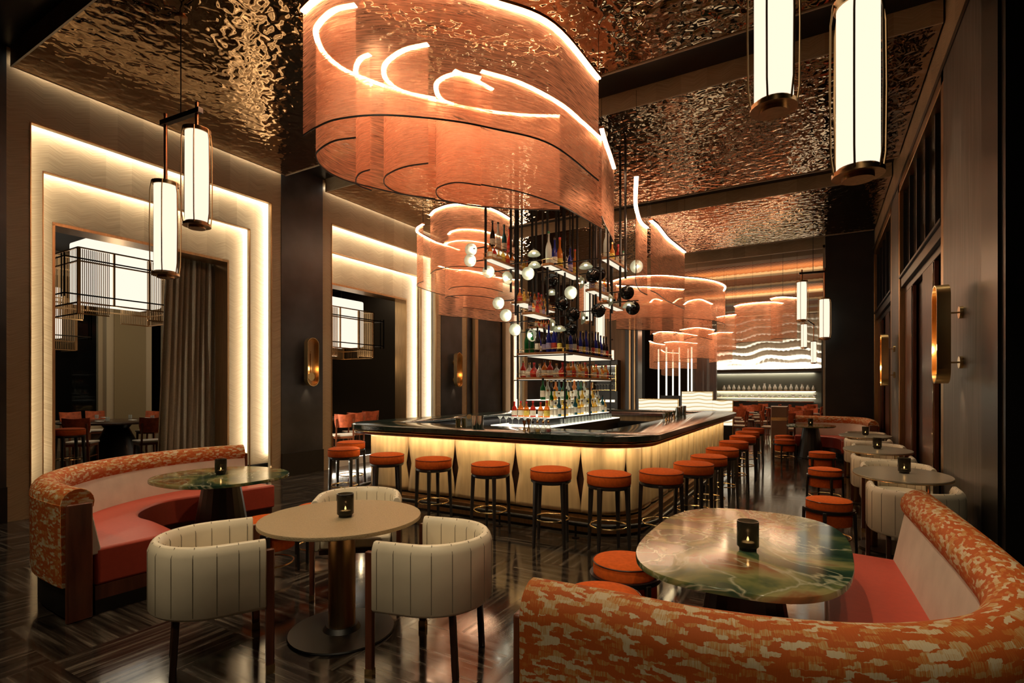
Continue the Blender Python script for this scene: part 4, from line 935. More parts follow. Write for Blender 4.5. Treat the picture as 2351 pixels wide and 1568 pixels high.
# square paper lantern over the private dining table
def box_lantern(label, loc):
    t = thing('box_chandelier', label, 'chandelier', loc)
    W_, D_, H_ = .62, .42, 1.15
    MB().box(-D_, D_, -W_, W_, -.55, .62).obj('shade', 'box', t, bev=.04)
    fr = [(-D_-.12, -W_-.2), (D_+.12, -W_-.2), (D_+.12, W_+.2), (-D_-.12, W_+.2)]
    for x, y in fr: MB().bar((x, y, -.82), (x, y, .36), .045).obj('corner_post', 'bronze', t)
    for z in (-.62, .36, .12):
        for i in range(4):
            a, b_ = fr[i], fr[(i+1) % 4]; MB().bar((*a, z), (*b_, z), .025).obj('frame_bar', 'bronze', t)
    for sx in (-1, 1):
        for y in (-.27, .33): MB().bar((sx*(D_+.12), y, -.62), (sx*(D_+.12), y, .36), .03).obj('upright', 'bronze', t)
        for ya, yb in ((-W_-.2, -.35), (.3, W_+.2)):
            m = MB(); n = 16
            for i in range(n+1): y = ya+(yb-ya)*i/n; m.bar((sx*(D_+.115), y, -.80), (sx*(D_+.115), y, .34), .011)
            m.bar((sx*(D_+.12), ya, -.82), (sx*(D_+.12), yb, -.82), .022).obj('reed_screen', 'bronze', t)
    for sy in (-1, 1):
        m = MB()
        for i in range(15): x = -D_+2*D_*i/14; m.bar((x, sy*(W_+.2), -.8), (x, sy*(W_+.2), .34), .007)
        m.bar((-D_-.1, sy*(W_+.2), -.82), (D_+.1, sy*(W_+.2), -.82), .022).obj('reed_screen', 'bronze', t)
    for z in (-.5, .14):                                # outer rails
        o_ = [(-D_-.25, -W_-.45), (D_+.25, -W_-.45), (D_+.25, W_+.45), (-D_-.25, W_+.45)]
        MB().tube([(x, y, z) for x, y in o_], .014, 6, closed=True).obj('outer_rail', 'dark', t)
        for x, y in o_:
            MB().bar((x, y, -.56), (x, y, .2), .018).bar((x-.12*(1 if x > 0 else -1), y, -.56), (x-.12*(1 if x > 0 else -1), y, .2), .014).obj('outer_post', 'dark', t)
    for y in (-.25, .25): MB().tube([(0, y, .62), (0, y, 4.75-loc[2])], .006, 6).obj('chain', 'chrome', t)
    pl = bpy.data.lights.new('lamp_light', 'POINT'); pl.energy = 12; pl.color = WARM; pl.shadow_soft_size = .1
    po = bpy.data.objects.new('lamp_light', pl); COL.objects.link(po); po.location = (loc[0], loc[1], loc[2]-.9)
    return t
box_lantern('square white lantern in a bronze cage over the private dining table', (*at(268, 10.4), 3.75))
box_lantern('second caged lantern, half hidden behind the left edge of the first portal', (*at(48, 11.9), 3.3))
box_lantern('caged lantern glimpsed at the left edge of the second portal', (*at(766, 13.3), 3.2))

# ================================================================ WALL SCONCES
def sconce(label, X, Y, face, hgt=.9, zc=2.08):
    """face = +1 hangs on the left wall and looks to +X"""
    t = thing('wall_sconce', label, 'wall lamp', (X, Y, zc)); r = .13; h = hgt/2-r
    def capsule(rr, hh): return [(rr*cos(R(a)), (hh if a < 180 else -hh)+rr*sin(R(a))) for a in list(range(0, 181, 15))+list(range(180, 361, 15))]
    def ring(x0, x1, ro, ri, name, mt):
        o_, i_ = capsule(ro, h), capsule(ri, h); n = len(o_); vs = []
        for x, lp in ((x0, o_), (x1, o_), (x1, i_), (x0, i_)): vs += [(x*face, y, z) for y, z in lp]
        fs = [(k*n+j, k*n+(j+1) % n, ((k+1) % 4)*n+(j+1) % n, ((k+1) % 4)*n+j) for k in range(4) for j in range(n)]
        return MB().add(vs, fs).obj(name, mt, t, smooth=40)
    ring(.10, .20, r, r-.012, 'brass_loop', 'brass')
    def plate(x0, x1, rr, name, mt):
        o_ = capsule(rr, h); n = len(o_); vs = [(x*face, y, z) for x in (x0, x1) for y, z in o_]
        return MB().add(vs, [tuple(range(n)), tuple(range(n, 2*n))[::-1]]+[(j, (j+1) % n, n+(j+1) % n, n+j) for j in range(n)]).obj(name, mt, t, smooth=40)
    plate(.10, .12, r-.012, 'back_plate', 'bronze')
    for z in (.19, -.26):
        MB().lathe([(0, 0), (.055, 0), (.055, .025), (0, .025)], (0, 0, z), 20, cap=False, ax=(face, 0, 0)).obj('wall_mount', 'brass', t)
        MB().tube([(.02*face, 0, z), (.12*face, 0, z)], .008, 8).obj('arm', 'brass', t)
    MB().lathe([(0, 0), (.07, 0), (.075, .02), (0, .02)], (.125*face, 0, -.27), 20, cap=False, ax=(face, 0, 0)).obj('lamp_disc', 'brass', t)
    MB().bar((.135*face, 0, -.2), (.135*face, 0, .16), .012).obj('light_bar', 'bronze', t)
    l = bpy.data.lights.new('lamp_light', 'POINT'); l.energy = 1.6; l.color = AMBER; l.shadow_soft_size = .03
    lo = bpy.data.objects.new('lamp_light', l); COL.objects.link(lo); lo.location = (X+.2*face, Y, zc-.12)
    spot((X+.06*face, Y, zc-.42), (X+.02*face, Y, .2), 5, 70, 1, AMBER, .02)
    return t
sconce('brass capsule sconce on the dark plaster pier between the first two left portals', XL+.01, 6.6, 1)
sconce('brass capsule sconce on the left pier behind the bar', XL+.01, 11.2, 1)
sconce('large brass capsule sconce nearest on the right wall', XR-.02, 6.15, -1)
sconce('smaller looking brass capsule sconce farther along the right wall', XR-.02, 11.15, -1)
# ================================================================ SEATING
def bar_stool(name='bar_stool', h=.78, rs=.21):
    t = thing(name, 'x y z w', 'bar stool')
    MB().lathe([(0, h-.115), (rs-.01, h-.115), (rs, h-.105), (rs, h-.02), (rs-.008, h-.012), (rs*.85, h-.002), (rs*.4, h+.006), (0, h+.008)], n=36, cap=False).obj('seat', 'orange', t, smooth=60)
    MB().tube([(rs*cos(a), rs*sin(a), h-.018) for a in [2*pi*k/36 for k in range(36)]], .004, 6, closed=True).obj('piping', mat('dark_piping', (.18, .03, .01), .6), t) if 'pip' not in M else None
    MB().lathe([(0, h-.15), (rs-.02, h-.15), (rs-.005, h-.135), (rs-.005, h-.115), (0, h-.115)], n=36, cap=False).obj('apron', 'steel', t)
    for k in range(4):
        a = pi/4+k*pi/2; c = (cos(a), sin(a))
        MB().bar((c[0]*(rs-.02), c[1]*(rs-.02), h-.125), (c[0]*(rs+.005), c[1]*(rs+.005), 0), .042, .042, up=(c[0], c[1], 0), w2=.024, h2=.024).obj('leg', 'darkleg', t, bev=.004)
    MB().tube([((rs-.03)*cos(a), (rs-.03)*sin(a), .27) for a in [2*pi*k/32 for k in range(32)]], .008, 8, closed=True).obj('foot_ring', 'brass', t)
    return t
M['darkleg'] = mat('graphite_wood', (.022, .018, .016), .32, coat=.3)
stool = bar_stool()
FR = [(-6.22, 5.75), (-5.62, 5.07), (-4.65, 4.88), (-3.9, 4.86), (-3.1, 4.84), (-2.37, 4.84), (-1.76, 4.86), (-1.36, 5.24), (-1.2, 5.98), (-1.17, 6.72), (-1.16, 7.66), (-1.16, 8.75), (-1.16, 9.85), (-1.2, 10.9), (-1.2, 11.9)]
LB = ['orange bar stool behind the front left corner of the bar, farther of the two', 'orange bar stool at the front left corner of the bar'] + \
     ['orange bar stool along the bar front, %s from the left' % w for w in ORD[:5]] + ['orange bar stool at the front right corner of the bar'] + \
     ['orange bar stool along the right side of the bar, %s from the front' % w for w in ORD[:7]]
for i, (x, y) in enumerate(FR):
    if i == 0: stool.location = (x, y, 0); stool['label'] = LB[0]; stool['group'] = 'orange bar stools around the bar'
    else: dup(stool, (x, y, 0), .15+i*.35, LB[i], 'orange bar stools around the bar')
# low drum stools
def drum():
    t = thing('drum_stool', 'x', 'stool'); h, r = .48, .205
    MB().lathe([(0, h-.09), (r, h-.09), (r, h-.02), (r-.01, h-.01), (r*.6, h+.004), (0, h+.008)], n=36, cap=False).obj('cushion', 'orange', t, smooth=60)
    MB().tube([((r+.001)*cos(a), (r+.001)*sin(a), h-.018) for a in [2*pi*k/36 for k in range(36)]], .004, 6, closed=True).obj('piping', 'darkwood', t)
    MB().lathe([(0, h-.25), (r-.005, h-.25), (r-.002, h-.24), (r-.002, h-.09), (0, h-.09)], n=36, cap=False).obj('drum', 'orange', t)
    MB().lathe([(r-.01, h-.125), (r+.022, h-.125), (r+.022, h-.095), (r-.01, h-.095)], n=36, cap=False).obj('hoop', 'steel', t)
    for k in range(4):
        a = pi/4+k*pi/2+.2; c = (cos(a), sin(a))
        MB().bar((c[0]*(r+.016), c[1]*(r+.016), h-.11), (c[0]*(r+.03), c[1]*(r+.03), 0), .034, .03, up=(c[0], c[1], 0), w2=.022, h2=.022).obj('leg', 'darkleg', t, bev=.004)
    MB().tube([((r-.01)*cos(a), (r-.01)*sin(a), .10) for a in [2*pi*k/32 for k in range(32)]], .008, 8, closed=True).obj('foot_ring', 'brass', t)
    return t
ds = drum(); G = 'low orange drum stools'
for i, (x, y, lb) in enumerate(((-1.10, 3.34, 'low orange drum stool left of the near green table, the one standing clear'), (-1.02, 2.72, 'low orange drum stool left of the near green table, mostly behind the sofa back'),
        (-4.12, 3.42, 'low orange drum stool right of the left green table, farther one'), (-4.08, 2.86, 'low orange drum stool between the left green table and the gold table'),
        (.07, 6.2, 'low orange drum stool beside the nearest small right table'), (.05, 8.55, 'low orange drum stool beside the second small right table'),
        (.02, 10.75, 'low orange drum stool beside the third small right table'), (-.68, 13.0, 'near low drum stool by the far round table'), (-.75, 14.1, 'farther low drum stool by the far round table'))):
    if i == 0: ds.location = (x, y, 0); ds['label'] = lb; ds['group'] = G
    else: dup(ds, (x, y, 0), i*.5, lb, G)
# tub armchairs
def tub():
    t = thing('tub_armchair', 'x', 'armchair')
    r, ln = .30, .20; th = .075
    path = [(r, ln)]+[(r*cos(R(a)), r*sin(R(a))-.02) for a in range(0, -181, -9)]+[(-r, ln)]
    path = dense_open(path, .05)
    zb, zt = .36, .745
    prof = [(-th/2, zb+.02), (-th/2+.015, zb), (th/2-.015, zb), (th/2, zb+.02), (th/2, zt-.05), (th/2-.012, zt-.018), (.012, zt), (-.012, zt), (-th/2+.012, zt-.018), (-th/2, zt-.05)]
    MB().sweep(path, prof).obj('shell', 'cream', t, smooth=50, bev=.006)
    # stitched seams standing slightly off the leather
    f, tot = path_at_open(path); m = MB(); n = 13
    for i in range(n+1):
        p, nn = f(tot*(i+.35)/(n+.7))
        for s_ in (-1, 1):
            q_ = p+nn*s_*(th/2+.0006); m.bar((q_.x, q_.y, zb+.025), (q_.x, q_.y, zt-.05), .003)
            m.bar((q_.x, q_.y, zt-.05), (p.x+nn.x*s_*.012, p.y+nn.y*s_*.012, zt+.0008), .003)
    m.obj('seams', mat('seam_thread', (.16, .13, .09), .7) if 'seam' not in M else M['seam'], t)
    seat = arc(0, 0, .255, 180, 360, 16)+[(.255, .24), (-.255, .24)]
    MB().prism(seat, .38, .46).obj('seat_cushion', 'cream', t, bev=.015)
    MB().prism([(x*1.03, y*1.03) for x, y in seat], .345, .38).obj('seat_frame', 'darkwood', t)
    for sx in (-1, 1):
        MB().bar((sx*.315, ln+.02, 0), (sx*.315, ln+.02, .69), .034, .045, up=(0, 1, 0)).obj('front_leg', 'redwood', t, bev=.006)
        MB().bar((sx*.315, ln+.02, 0), (sx*.315, ln+.02, .05), .036, .047, up=(0, 1, 0)).obj('brass_foot', 'brass', t)
        MB().bar((sx*.20, -.24, 0), (sx*.20, -.22, .37), .034, .034, up=(0, 1, 0)).obj('back_leg', 'darkwood', t, bev=.006)
    return t
def dense_open(path, st):
    out = []
    for a, b_ in zip(path[:-1], path[1:]):
        a, b_ = Vector(a), Vector(b_); k = max(1, round((b_-a).length/st)); out += [tuple(a+(b_-a)*j/k) for j in range(k)]
    return out+[path[-1]]
def path_at_open(path):
    P_ = [Vector(p) for p in path]; ac = [0]
    for a, b_ in zip(P_[:-1], P_[1:]): ac.append(ac[-1]+(b_-a).length)
    def f(s):
        for i in range(len(P_)-1):
            if s <= ac[i+1]+1e-9:
                d = (P_[i+1]-P_[i]).normalized(); return P_[i]+d*(s-ac[i]), Vector((-d.y, d.x))
        return P_[-1], Vector((0, 1))
    return f, ac[-1]
tb = tub(); G = 'cream leather tub armchairs'
fa = lambda dx, dy: math.atan2(-dx, dy)
CH_ = [((-3.03, 1.81), fa(.46, .89), 'cream leather tub armchair in the foreground, left of the gold table'),
       ((-1.99, 2.465), fa(-.97, -.22), 'cream leather tub armchair in the foreground, right of the gold table'),
       ((-3.18, 3.02), fa(.66, -.75), 'cream leather tub armchair behind the gold table'),
       ((.69, 5.62), fa(0, 1), 'cream leather tub armchair on the near side of the nearest small right table'),
       ((.72, 7.20), fa(.0, -1), 'cream leather tub armchair on the far side of the nearest small right table'),
       ((.67, 8.00), fa(0, 1), 'cream leather tub armchair on the near side of the second small right table'),
       ((.74, 9.62), fa(0, -1), 'cream leather tub armchair on the far side of the second small right table'),
       ((.68, 10.55), fa(0, 1), 'cream leather tub armchair on the near side of the third small right table'),
       ((.74, 12.2), fa(0, -1), 'cream leather tub armchair on the far side of the third small right table')]
for i, ((x, y), rz, lb) in enumerate(CH_):
    if i == 0: tb.location = (x, y, 0); tb.rotation_euler = (0, 0, rz); tb['label'] = lb; tb['group'] = G
    else: dup(tb, (x, y, 0), rz, lb, G)

# ================================================================ TABLES
def ell(a, b_, n=56, e=2.0): return [(a*abs(cos(t))**(2/e)*(1 if cos(t) > 0 else -1), b_*abs(sin(t))**(2/e)*(1 if sin(t) > 0 else -1)) for t in [2*pi*k/n+.001 for k in range(n)]]
def tabletop(poly, z0, z1, name, mt, parent):
    n = len(poly); m = MB(); vs = []
    ch = .004
    for s_, z in ((.985, z0), (1, z0+ch), (1, z1-ch), (.996, z1)): vs += [(x*s_, y*s_, z) for x, y in poly]
    fs = [(k*n+j, k*n+(j+1) % n, (k+1)*n+(j+1) % n, (k+1)*n+j) for k in range(3) for j in range(n)]+[tuple(range(n))[::-1], tuple(3*n+j for j in range(n))]
    return m.add(vs, fs).obj(name, mt, parent, smooth=50)
t = thing('pedestal_table', 'round hammered gold pedestal table between three cream armchairs', 'table', (-2.70, 2.42, 0))
tabletop(ell(.505, .51), .725, .75, 'tabletop', 'gold', t)
MB().tube([(0, 0, .05), (0, 0, .68)], .085, 28).obj('column', 'bronze', t)
MB().tube([(0, 0, .68), (0, 0, .725)], .075, 28).obj('collar', 'black', t)
MB().lathe([(0, 0), (.33, 0), (.335, .008), (.33, .016), (.12, .022), (.10, .05), (0, .05)], n=40, cap=False).obj('base_plate', 'black', t)
def big_table(label, loc, a, b_, e, rz=0):
    t = thing('marble_table', label, 'table', loc, rz)
    tabletop(ell(a, b_, 64, e), .72, .75, 'tabletop', 'onyxtop', t)
    MB().lathe([(0, 0), (.29, 0), (.29, .02), (.27, .03), (.16, .70), (.20, .72), (0, .72)], n=20, cap=False).obj('fluted_pedestal', 'black', t, smooth=15)
    return t
big_table('large green marble table with rounded corners in front of the near right sofa', (-.36, 3.14, 0), .50, .81, 2.9)
big_table('rounded green marble table at the left sofa', (-4.98, 2.98, 0), .60, .56, 2.3)
big_table('far round green marble table by the black column', (-.20, 13.9, 0), .50, .55, 2.3)
for i, (x, y, lb) in enumerate(((.68, 6.39, 'nearest oval metal table against the right wall'), (.67, 8.80, 'second oval metal table against the right wall'), (.68, 11.38, 'third oval metal table against the right wall'))):
    t = thing('oval_table', lb, 'table', (x, y, 0), 0, 'oval metal tables along the right wall')
    tabletop(ell(.40, .56), .732, .75, 'tabletop', 'goldtop', t)
    tabletop(ell(.402, .562), .726, .733, 'brass_edge', 'brass', t)
    for s_ in (-1, 1): MB().tube([(s_*.24, 0, .02), (s_*.24, 0, .726)], .05, 20).obj('column', 'chrome' if s_ > 0 else 'bronze', t)
    MB().prism(ell(.36, .3), 0, .018).obj('base_plate', 'dark', t)
# candle holders
def votive(px, py, label, rz=0, z=.75, sc=1):
    p = pz(px, py, z); t = thing('candle_holder', label, 'candle', (p.x, p.y, z), rz); r, h = .053*sc, .150*sc
    MB().lathe([(0, 0), (r*.78, 0), (r*.8, .012), (r, .022), (r, h), (r-.004, h), (r-.004, .026), (r*.6, .018), (0, .018)], n=28, cap=False).obj('smoked_cup', 'smoke', t, smooth=50)
    MB().lathe([(0, .019), (r*.6, .019), (r*.6, .04), (0, .04)], n=16, cap=False).obj('wax', 'linen', t)
    MB().lathe([(0, .044), (.006, .050), (.004, .062), (0, .07)], n=8, cap=False).obj('flame', 'flame', t)
    l = bpy.data.lights.new('flame_light', 'POINT'); l.energy = .35; l.color = AMBER; l.shadow_soft_size = .006
    lo = bpy.data.objects.new('flame_light', l); COL.objects.link(lo); lo.location = (p.x, p.y, z+.075)
votive(793, 1186, 'smoked glass candle holder on the hammered gold table')
votive(507, 1089, 'smoked glass candle holder on the left green table')
votive(1717, 1262, 'dark glass candle holder on the large near green table', sc=1.0)
votive(2076, 1086, 'glass candle holder on the nearest oval right table')
votive(2014, 1030, 'glass candle holder on the second oval right table')
votive(1987, 999, 'glass candle holder on the third oval right table')
votive(1861, 976, 'small glass candle holder on the far round table')

# ================================================================ CURVED SOFAS
def sofa(name, label, back, seat_in, zt=.93, ends=True, seat_in_top=None, back_h=True):
    """back = centreline of the back roll (open path, seat on its left), seat_in = front edge of the seat along the same run"""
    t = thing(name, label, 'sofa')
    pts = spline([Vector(p) for p in back], 8); path = [(p.x, p.y) for p in pts]
    # outer shell with the padded roll on top
    roll = [(.075*cos(R(a)), .84+.075*sin(R(a))) for a in range(-30, 211, 20)]
    prof = [(-.088, .24), (-.094, .30), (-.098, .80)]+[(x, z) for x, z in [(.098*cos(R(a)), zt-.10+.10*sin(R(a))) for a in range(180, -41, -20)]]+[(.03, .74), (.02, .24)]
    MB().sweep(path, prof).obj('woven_back', 'woven', t, smooth=50, bev=.004)
    MB().sweep(path, [(.022, .42), (.022, .77), (.075, .77), (.135, .46), (.135, .42)]).obj('back_pad', 'suede', t, smooth=50, bev=.008)
    MB().sweep(path, [(-.05, .02), (-.05, .24), (.0, .24), (.0, .02)]).obj('kick_base', 'black', t)
    # seat between the back and the front edge
    si = spline([Vector(p) for p in seat_in], 8); bi = []
    n = len(pts)
    for i in range(n):
        a = pts[max(0, i-1)]; b_ = pts[min(n-1, i+1)]; d = (b_-a).normalized(); bi.append(pts[i]+Vector((-d.y, d.x))*.10)
    def resamp(P_, k):
        ac = [0]
        for a, b_ in zip(P_[:-1], P_[1:]): ac.append(ac[-1]+(b_-a).length)
        out = []
        for j in range(k):
            s_ = ac[-1]*j/(k-1)
            for i in range(len(P_)-1):
                if s_ <= ac[i+1]+1e-9: out.append(P_[i]+(P_[i+1]-P_[i])*((s_-ac[i])/max(1e-9, ac[i+1]-ac[i]))); break
        return out
    k = 60; A, B = resamp(bi, k), resamp(si, k)
    poly = [(p.x, p.y) for p in A]+[(p.x, p.y) for p in B[::-1]]
    def slab(z0, z1, name_, mt, sh=0, bev=0):
        vs = []; m = MB()
        for z in (z0, z1): vs += [(p.x, p.y, z) for p in A]+[(p.x+(a.x-p.x)*sh, p.y+(a.y-p.y)*sh, z) for a, p in zip(A, B)]
        fs = []
        for i in range(k-1):
            fs += [(i, i+1, k+i+1, k+i), (2*k+i, 3*k+i, 3*k+i+1, 2*k+i+1), (k+i, k+i+1, 3*k+i+1, 3*k+i), (i, 2*k+i, 2*k+i+1, i+1)]
        fs += [(0, k, 3*k, 2*k), (k-1, 3*k-1, 4*k-1, 2*k-1)]
        return m.add(vs, fs).obj(name_, mt, t, smooth=50, bev=bev)
    slab(.20, .46, 'seat', 'red', 0, .018); slab(.10, .20, 'wood_plinth', 'redwood', .1); slab(.0, .10, 'recessed_base', 'black', .25)
    for j in (0, -1):                                   # wooden end posts
        p = pts[j]; d = (pts[1]-pts[0]) if j == 0 else (pts[-1]-pts[-2]); d.normalize(); nn = Vector((-d.y, d.x)); e = -d if j == 0 else d
        c = p+e*.018+nn*.0
        MB().bar((c.x, c.y, .0), (c.x, c.y, zt-.10), .15, .034, up=(d.x, d.y, 0)).obj('end_post', 'redwood', t, bev=.01)
    return t
# near right sofa: along the right, curving towards the photographer's side
sofa('curved_sofa', 'curved banquette with rust woven back and coral seat, nearest at the lower right',
     [(-.86, 1.60), (-.6, 1.62), (-.3, 1.63), (0, 1.70), (.26, 1.84), (.47, 2.08), (.585, 2.45), (.60, 2.9), (.58, 3.5), (.545, 4.27)],
     [(-.86, 2.13), (-.55, 2.14), (-.28, 2.17), (-.16, 2.26), (-.07, 2.42), (.0, 2.62), (.02, 3.0), (.02, 3.5), (.02, 4.33)], .93)
sofa('curved_sofa', 'curved banquette with rust woven back and coral seat at the left portal',
     [(-6.10, 3.92), (-6.22, 3.55), (-6.22, 3.1), (-6.10, 2.65), (-5.84, 2.2), (-5.45, 1.84), (-5.0, 1.66), (-4.58, 1.62), (-4.38, 1.62)],
     [(-5.50, 3.93), (-5.55, 3.6), (-5.60, 3.3), (-5.66, 3.05), (-5.66, 2.78), (-5.45, 2.5), (-5.18, 2.36), (-4.9, 2.34), (-4.36, 2.26)], .90)
sofa('curved_sofa', 'far curved banquette with rust woven back beside the black column',
     [(-.55, 15.0), (0, 15.05), (.5, 15.0), (.80, 14.75), (.93, 14.2), (.95, 13.3)][::-1],
     [(-.55, 14.45), (-.1, 14.48), (.2, 14.4), (.34, 14.1), (.38, 13.7), (.38, 13.3)][::-1], .92)
dv = thing('booth_divider', 'low brown booth divider with two brass bands near the far table', 'divider', (-1.0, 14.75, 0))
MB().prism([(-.05, -.25)]+arc(-.02, .5, .1, 180, 90, 5)+[(.28, .6), (.28, -.25)], 0, 1.14).obj('panel', mat('brown_lacquer', (.22, .12, .07), .35), dv)
for z in (.22, .80): MB().prism([(-.06, -.26), (-.06, .5), (.285, .5), (.285, -.26)], z, z+.08).obj('brass_band', 'brass', dv)

# ================================================================ DINING CHAIRS AND TABLES
def dchair():
    t = thing('dining_chair', 'x', 'chair')
    pts = [(-.21, .03), (-.1, -.02), (0, -.035), (.1, -.02), (.21, .03)]
    path = [(p.x, p.y-.2) for p in spline([Vector(p) for p in pts], 5)]
    n = len(path); vs = []
    for off in (0, .028):
        for j in range(5):
            z = .62+.27*j/4; s_ = .86+.14*min(1, j/2)
            for i, (x, y) in enumerate(path): vs.append((x*s_, y+off-.05*j/4, z+(.018*abs(x)/.21 if j == 4 else 0)))
    fs = []
    for o_ in (0, 5*n):
        for j in range(4):
            for i in range(n-1): fs.append((o_+j*n+i, o_+j*n+i+1, o_+(j+1)*n+i+1, o_+(j+1)*n+i))
    for j in range(4): fs += [(j*n, (j+1)*n, 5*n+(j+1)*n, 5*n+j*n), (j*n+n-1, 5*n+j*n+n-1, 5*n+(j+1)*n+n-1, (j+1)*n+n-1)]
    for i in range(n-1): fs += [(i, 5*n+i, 5*n+i+1, i+1), (4*n+i, 4*n+i+1, 9*n+i+1, 9*n+i)]
    MB().add(vs, fs).obj('backrest', 'dchair_back', t, smooth=60)
    MB().box(-.215, .215, -.19, .22, .43, .47).obj('seat', 'suede', t, bev=.012)
    MB().box(-.20, .20, -.18, .20, .385, .43).obj('seat_frame', 'chairwood', t)
    for sx in (-1, 1):
        MB().bar((sx*.18, -.16, 0), (sx*.17, -.235, .80), .034, .034, up=(0, 1, 0), w2=.026, h2=.026).obj('back_leg', 'chairwood', t)
        MB().bar((sx*.19, .19, 0), (sx*.18, .18, .43), .026, .026, up=(0, 1, 0), w2=.036, h2=.036).obj('front_leg', 'chairwood', t)
        MB().bar((sx*.18, -.17, .2), (sx*.185, .185, .2), .018).obj('stretcher', 'chairwood', t)
    return t
M['dchair_back'] = mat('rust_chair_back', (.50, .10, .03), .55, noise=14, var=.35); M['chairwood'] = mat('red_brown_wood', (.20, .06, .022), .4)
dc = dchair(); used = [0]
def place_chair(x, y, rz, label, group, z=0):
    if not used[0]: used[0] = 1; dc.location = (x, y, z); dc.rotation_euler = (0, 0, rz); dc['label'] = label; dc['group'] = group; return dc
    return dup(dc, (x, y, z), rz, label, group)
G = 'rust chairs around the private dining table'
TX, TY = at(268, 11.3)
t = thing('dining_table', 'dark oval dining table seen through the first left portal', 'table', (TX, TY, .15))
tabletop(ell(1.0, 1.0), .71, .75, 'tabletop', 'darkwood', t)
MB().lathe([(0, 0), (.5, 0), (.22, .6), (.3, .71), (0, .71)], n=24, cap=False).obj('pedestal', 'black', t)
for px, D, rz, lb in ((186, 9.7, .75, 'rust dining chair with its back to the lounge, left of the table'), (342, 10.0, .55, 'rust dining chair with its back to the lounge, right of the table'), (418, 10.6, 1.45, 'rust dining chair at the right end of the table near the curtain'),
                      (225, 12.6, 3.5, 'rust dining chair on the far side of the table, left'), (345, 12.5, 3.6, 'rust dining chair on the far side of the table, right'), (172, 12.0, 2.6, 'dark rust chair in the shadow at the far left')):
    x, y = at(px, D); place_chair(x, y, math.atan2(-(TX-x), TY-y) if px != 170 else rz, lb, G, .15)
b_ = bar_stool(); x, y = at(160, 8.75); b_.location = (x, y, .15); b_.name = 'counter_stool'; tag(b_, 'orange counter stool just inside the first left portal, cut by its frame', 'stool')
gls = MB().lathe([(0, 0), (.03, 0), (.036, .04), (.032, .09), (.030, .09), (.033, .04), (.026, .008), (0, .008)], n=16, cap=False).obj('water_glass', 'glass', smooth=50)
nap = MB().box(-.09, .09, -.05, .05, 0, .012).obj('folded_napkin', 'linen', bev=.004)
for i, (px, py) in enumerate(((247, 967), (299, 961), (222, 961), (350, 963))):
    p = pz(px, py, .9); o = gls if i == 0 else gls.copy()
    if i: COL.objects.link(o)
    o.location = (p.x, p.y, .9); tag(o, 'water glass on the private dining table, %s in the row from the near left' % ORD[i], 'glass', 'water glasses on the private table')
for i, (px, py) in enumerate(((228, 968), (240, 959), (305, 965), (335, 960))):
    p = pz(px, py, .9); o = nap if i == 0 else nap.copy()
    if i: COL.objects.link(o)
    o.location = (p.x, p.y, .9); tag(o, 'white folded napkin on the private dining table, %s from the left' % ORD[i], 'napkin', 'napkins on the private table')
# second private table
t = thing('dining_table', 'dark dining table glimpsed through the second left portal', 'table', (*at(745, 12.6), .15))
tabletop(ell(.7, .7), .71, .75, 'tabletop', 'darkwood', t); MB().lathe([(0, 0), (.35, 0), (.15, .6), (.2, .71), (0, .71)], n=20, cap=False).obj('pedestal', 'black', t)
for i, (px, D) in enumerate(((788, 11.3), (812, 12.1), (843, 12.9))):
    x, y = at(px, D); place_chair(x, y, 1.0+i*.1, 'rust dining chair seen through the second left portal, %s from the left' % ORD[i], 'rust chairs seen through the second portal', .15)
# restaurant tables and chairs behind the bar
k = 0; kc_ = 0
for ty in (17.6, 20.4, 23.2, 26.0):
    for tx in (-4.8, -2.75, -.75, 1.25):
        if ty == 17.6 and tx == 1.25: continue
        if ty < 21 and tx == -4.8: continue
        tx2 = tx+(.4 if ty in (20.4, 26.0) else 0)
        col_ = 'row %s of the far restaurant' % ('nearest', 'second', 'third', 'last')[int((ty-17.6)/2.8+.1)]
        pos = {-4.8: 'leftmost', -2.75: 'second', -.75: 'third', 1.25: 'rightmost'}[tx]; rw = ('nearest', 'second', 'third', 'last')[int((ty-17.6)/2.8+.1)]
        t = thing('restaurant_table', 'laid table in the far restaurant, %s row, %s table from the left' % (rw, pos), 'table', (tx2, ty, 0), 0, 'laid tables in the far restaurant')
        MB().box(-.4, .4, -.4, .4, .72, .75).obj('tabletop', 'redwood' if k % 2 else 'darkwood', t, bev=.01); MB().bar((0, 0, 0), (0, 0, .72), .08).box(-.25, .25, -.25, .25, 0, .02).obj('pedestal', 'black', t)
        for dx, dy in ((-.22, -.2), (.2, .22)):
            p_ = MB().lathe([(0, 0), (.06, 0), (.11, .012), (.10, .012), (0, .006)], n=14, cap=False).obj('dinner_plate', 'linen'); p_.location = (tx2+dx, ty+dy, .75)
            tag(p_, 'white plate, %s side of the %s table, %s row of the far restaurant' % ('near' if dy < 0 else 'far', pos, rw), 'plate', 'plates in the far restaurant')
        for dx, dy, rz, w in ((-.05, -.62, 0, 'near'), (.05, .62, pi, 'far'), (.58, 0, pi/2, 'right'), (-.58, .0, -pi/2, 'left')):
            place_chair(tx2+dx, ty+dy, rz+random.uniform(-.15, .15), 'rust chair, %s side of the %s table, %s row of the far restaurant' % (w, pos, rw), 'rust chairs in the far restaurant')
        k += 1

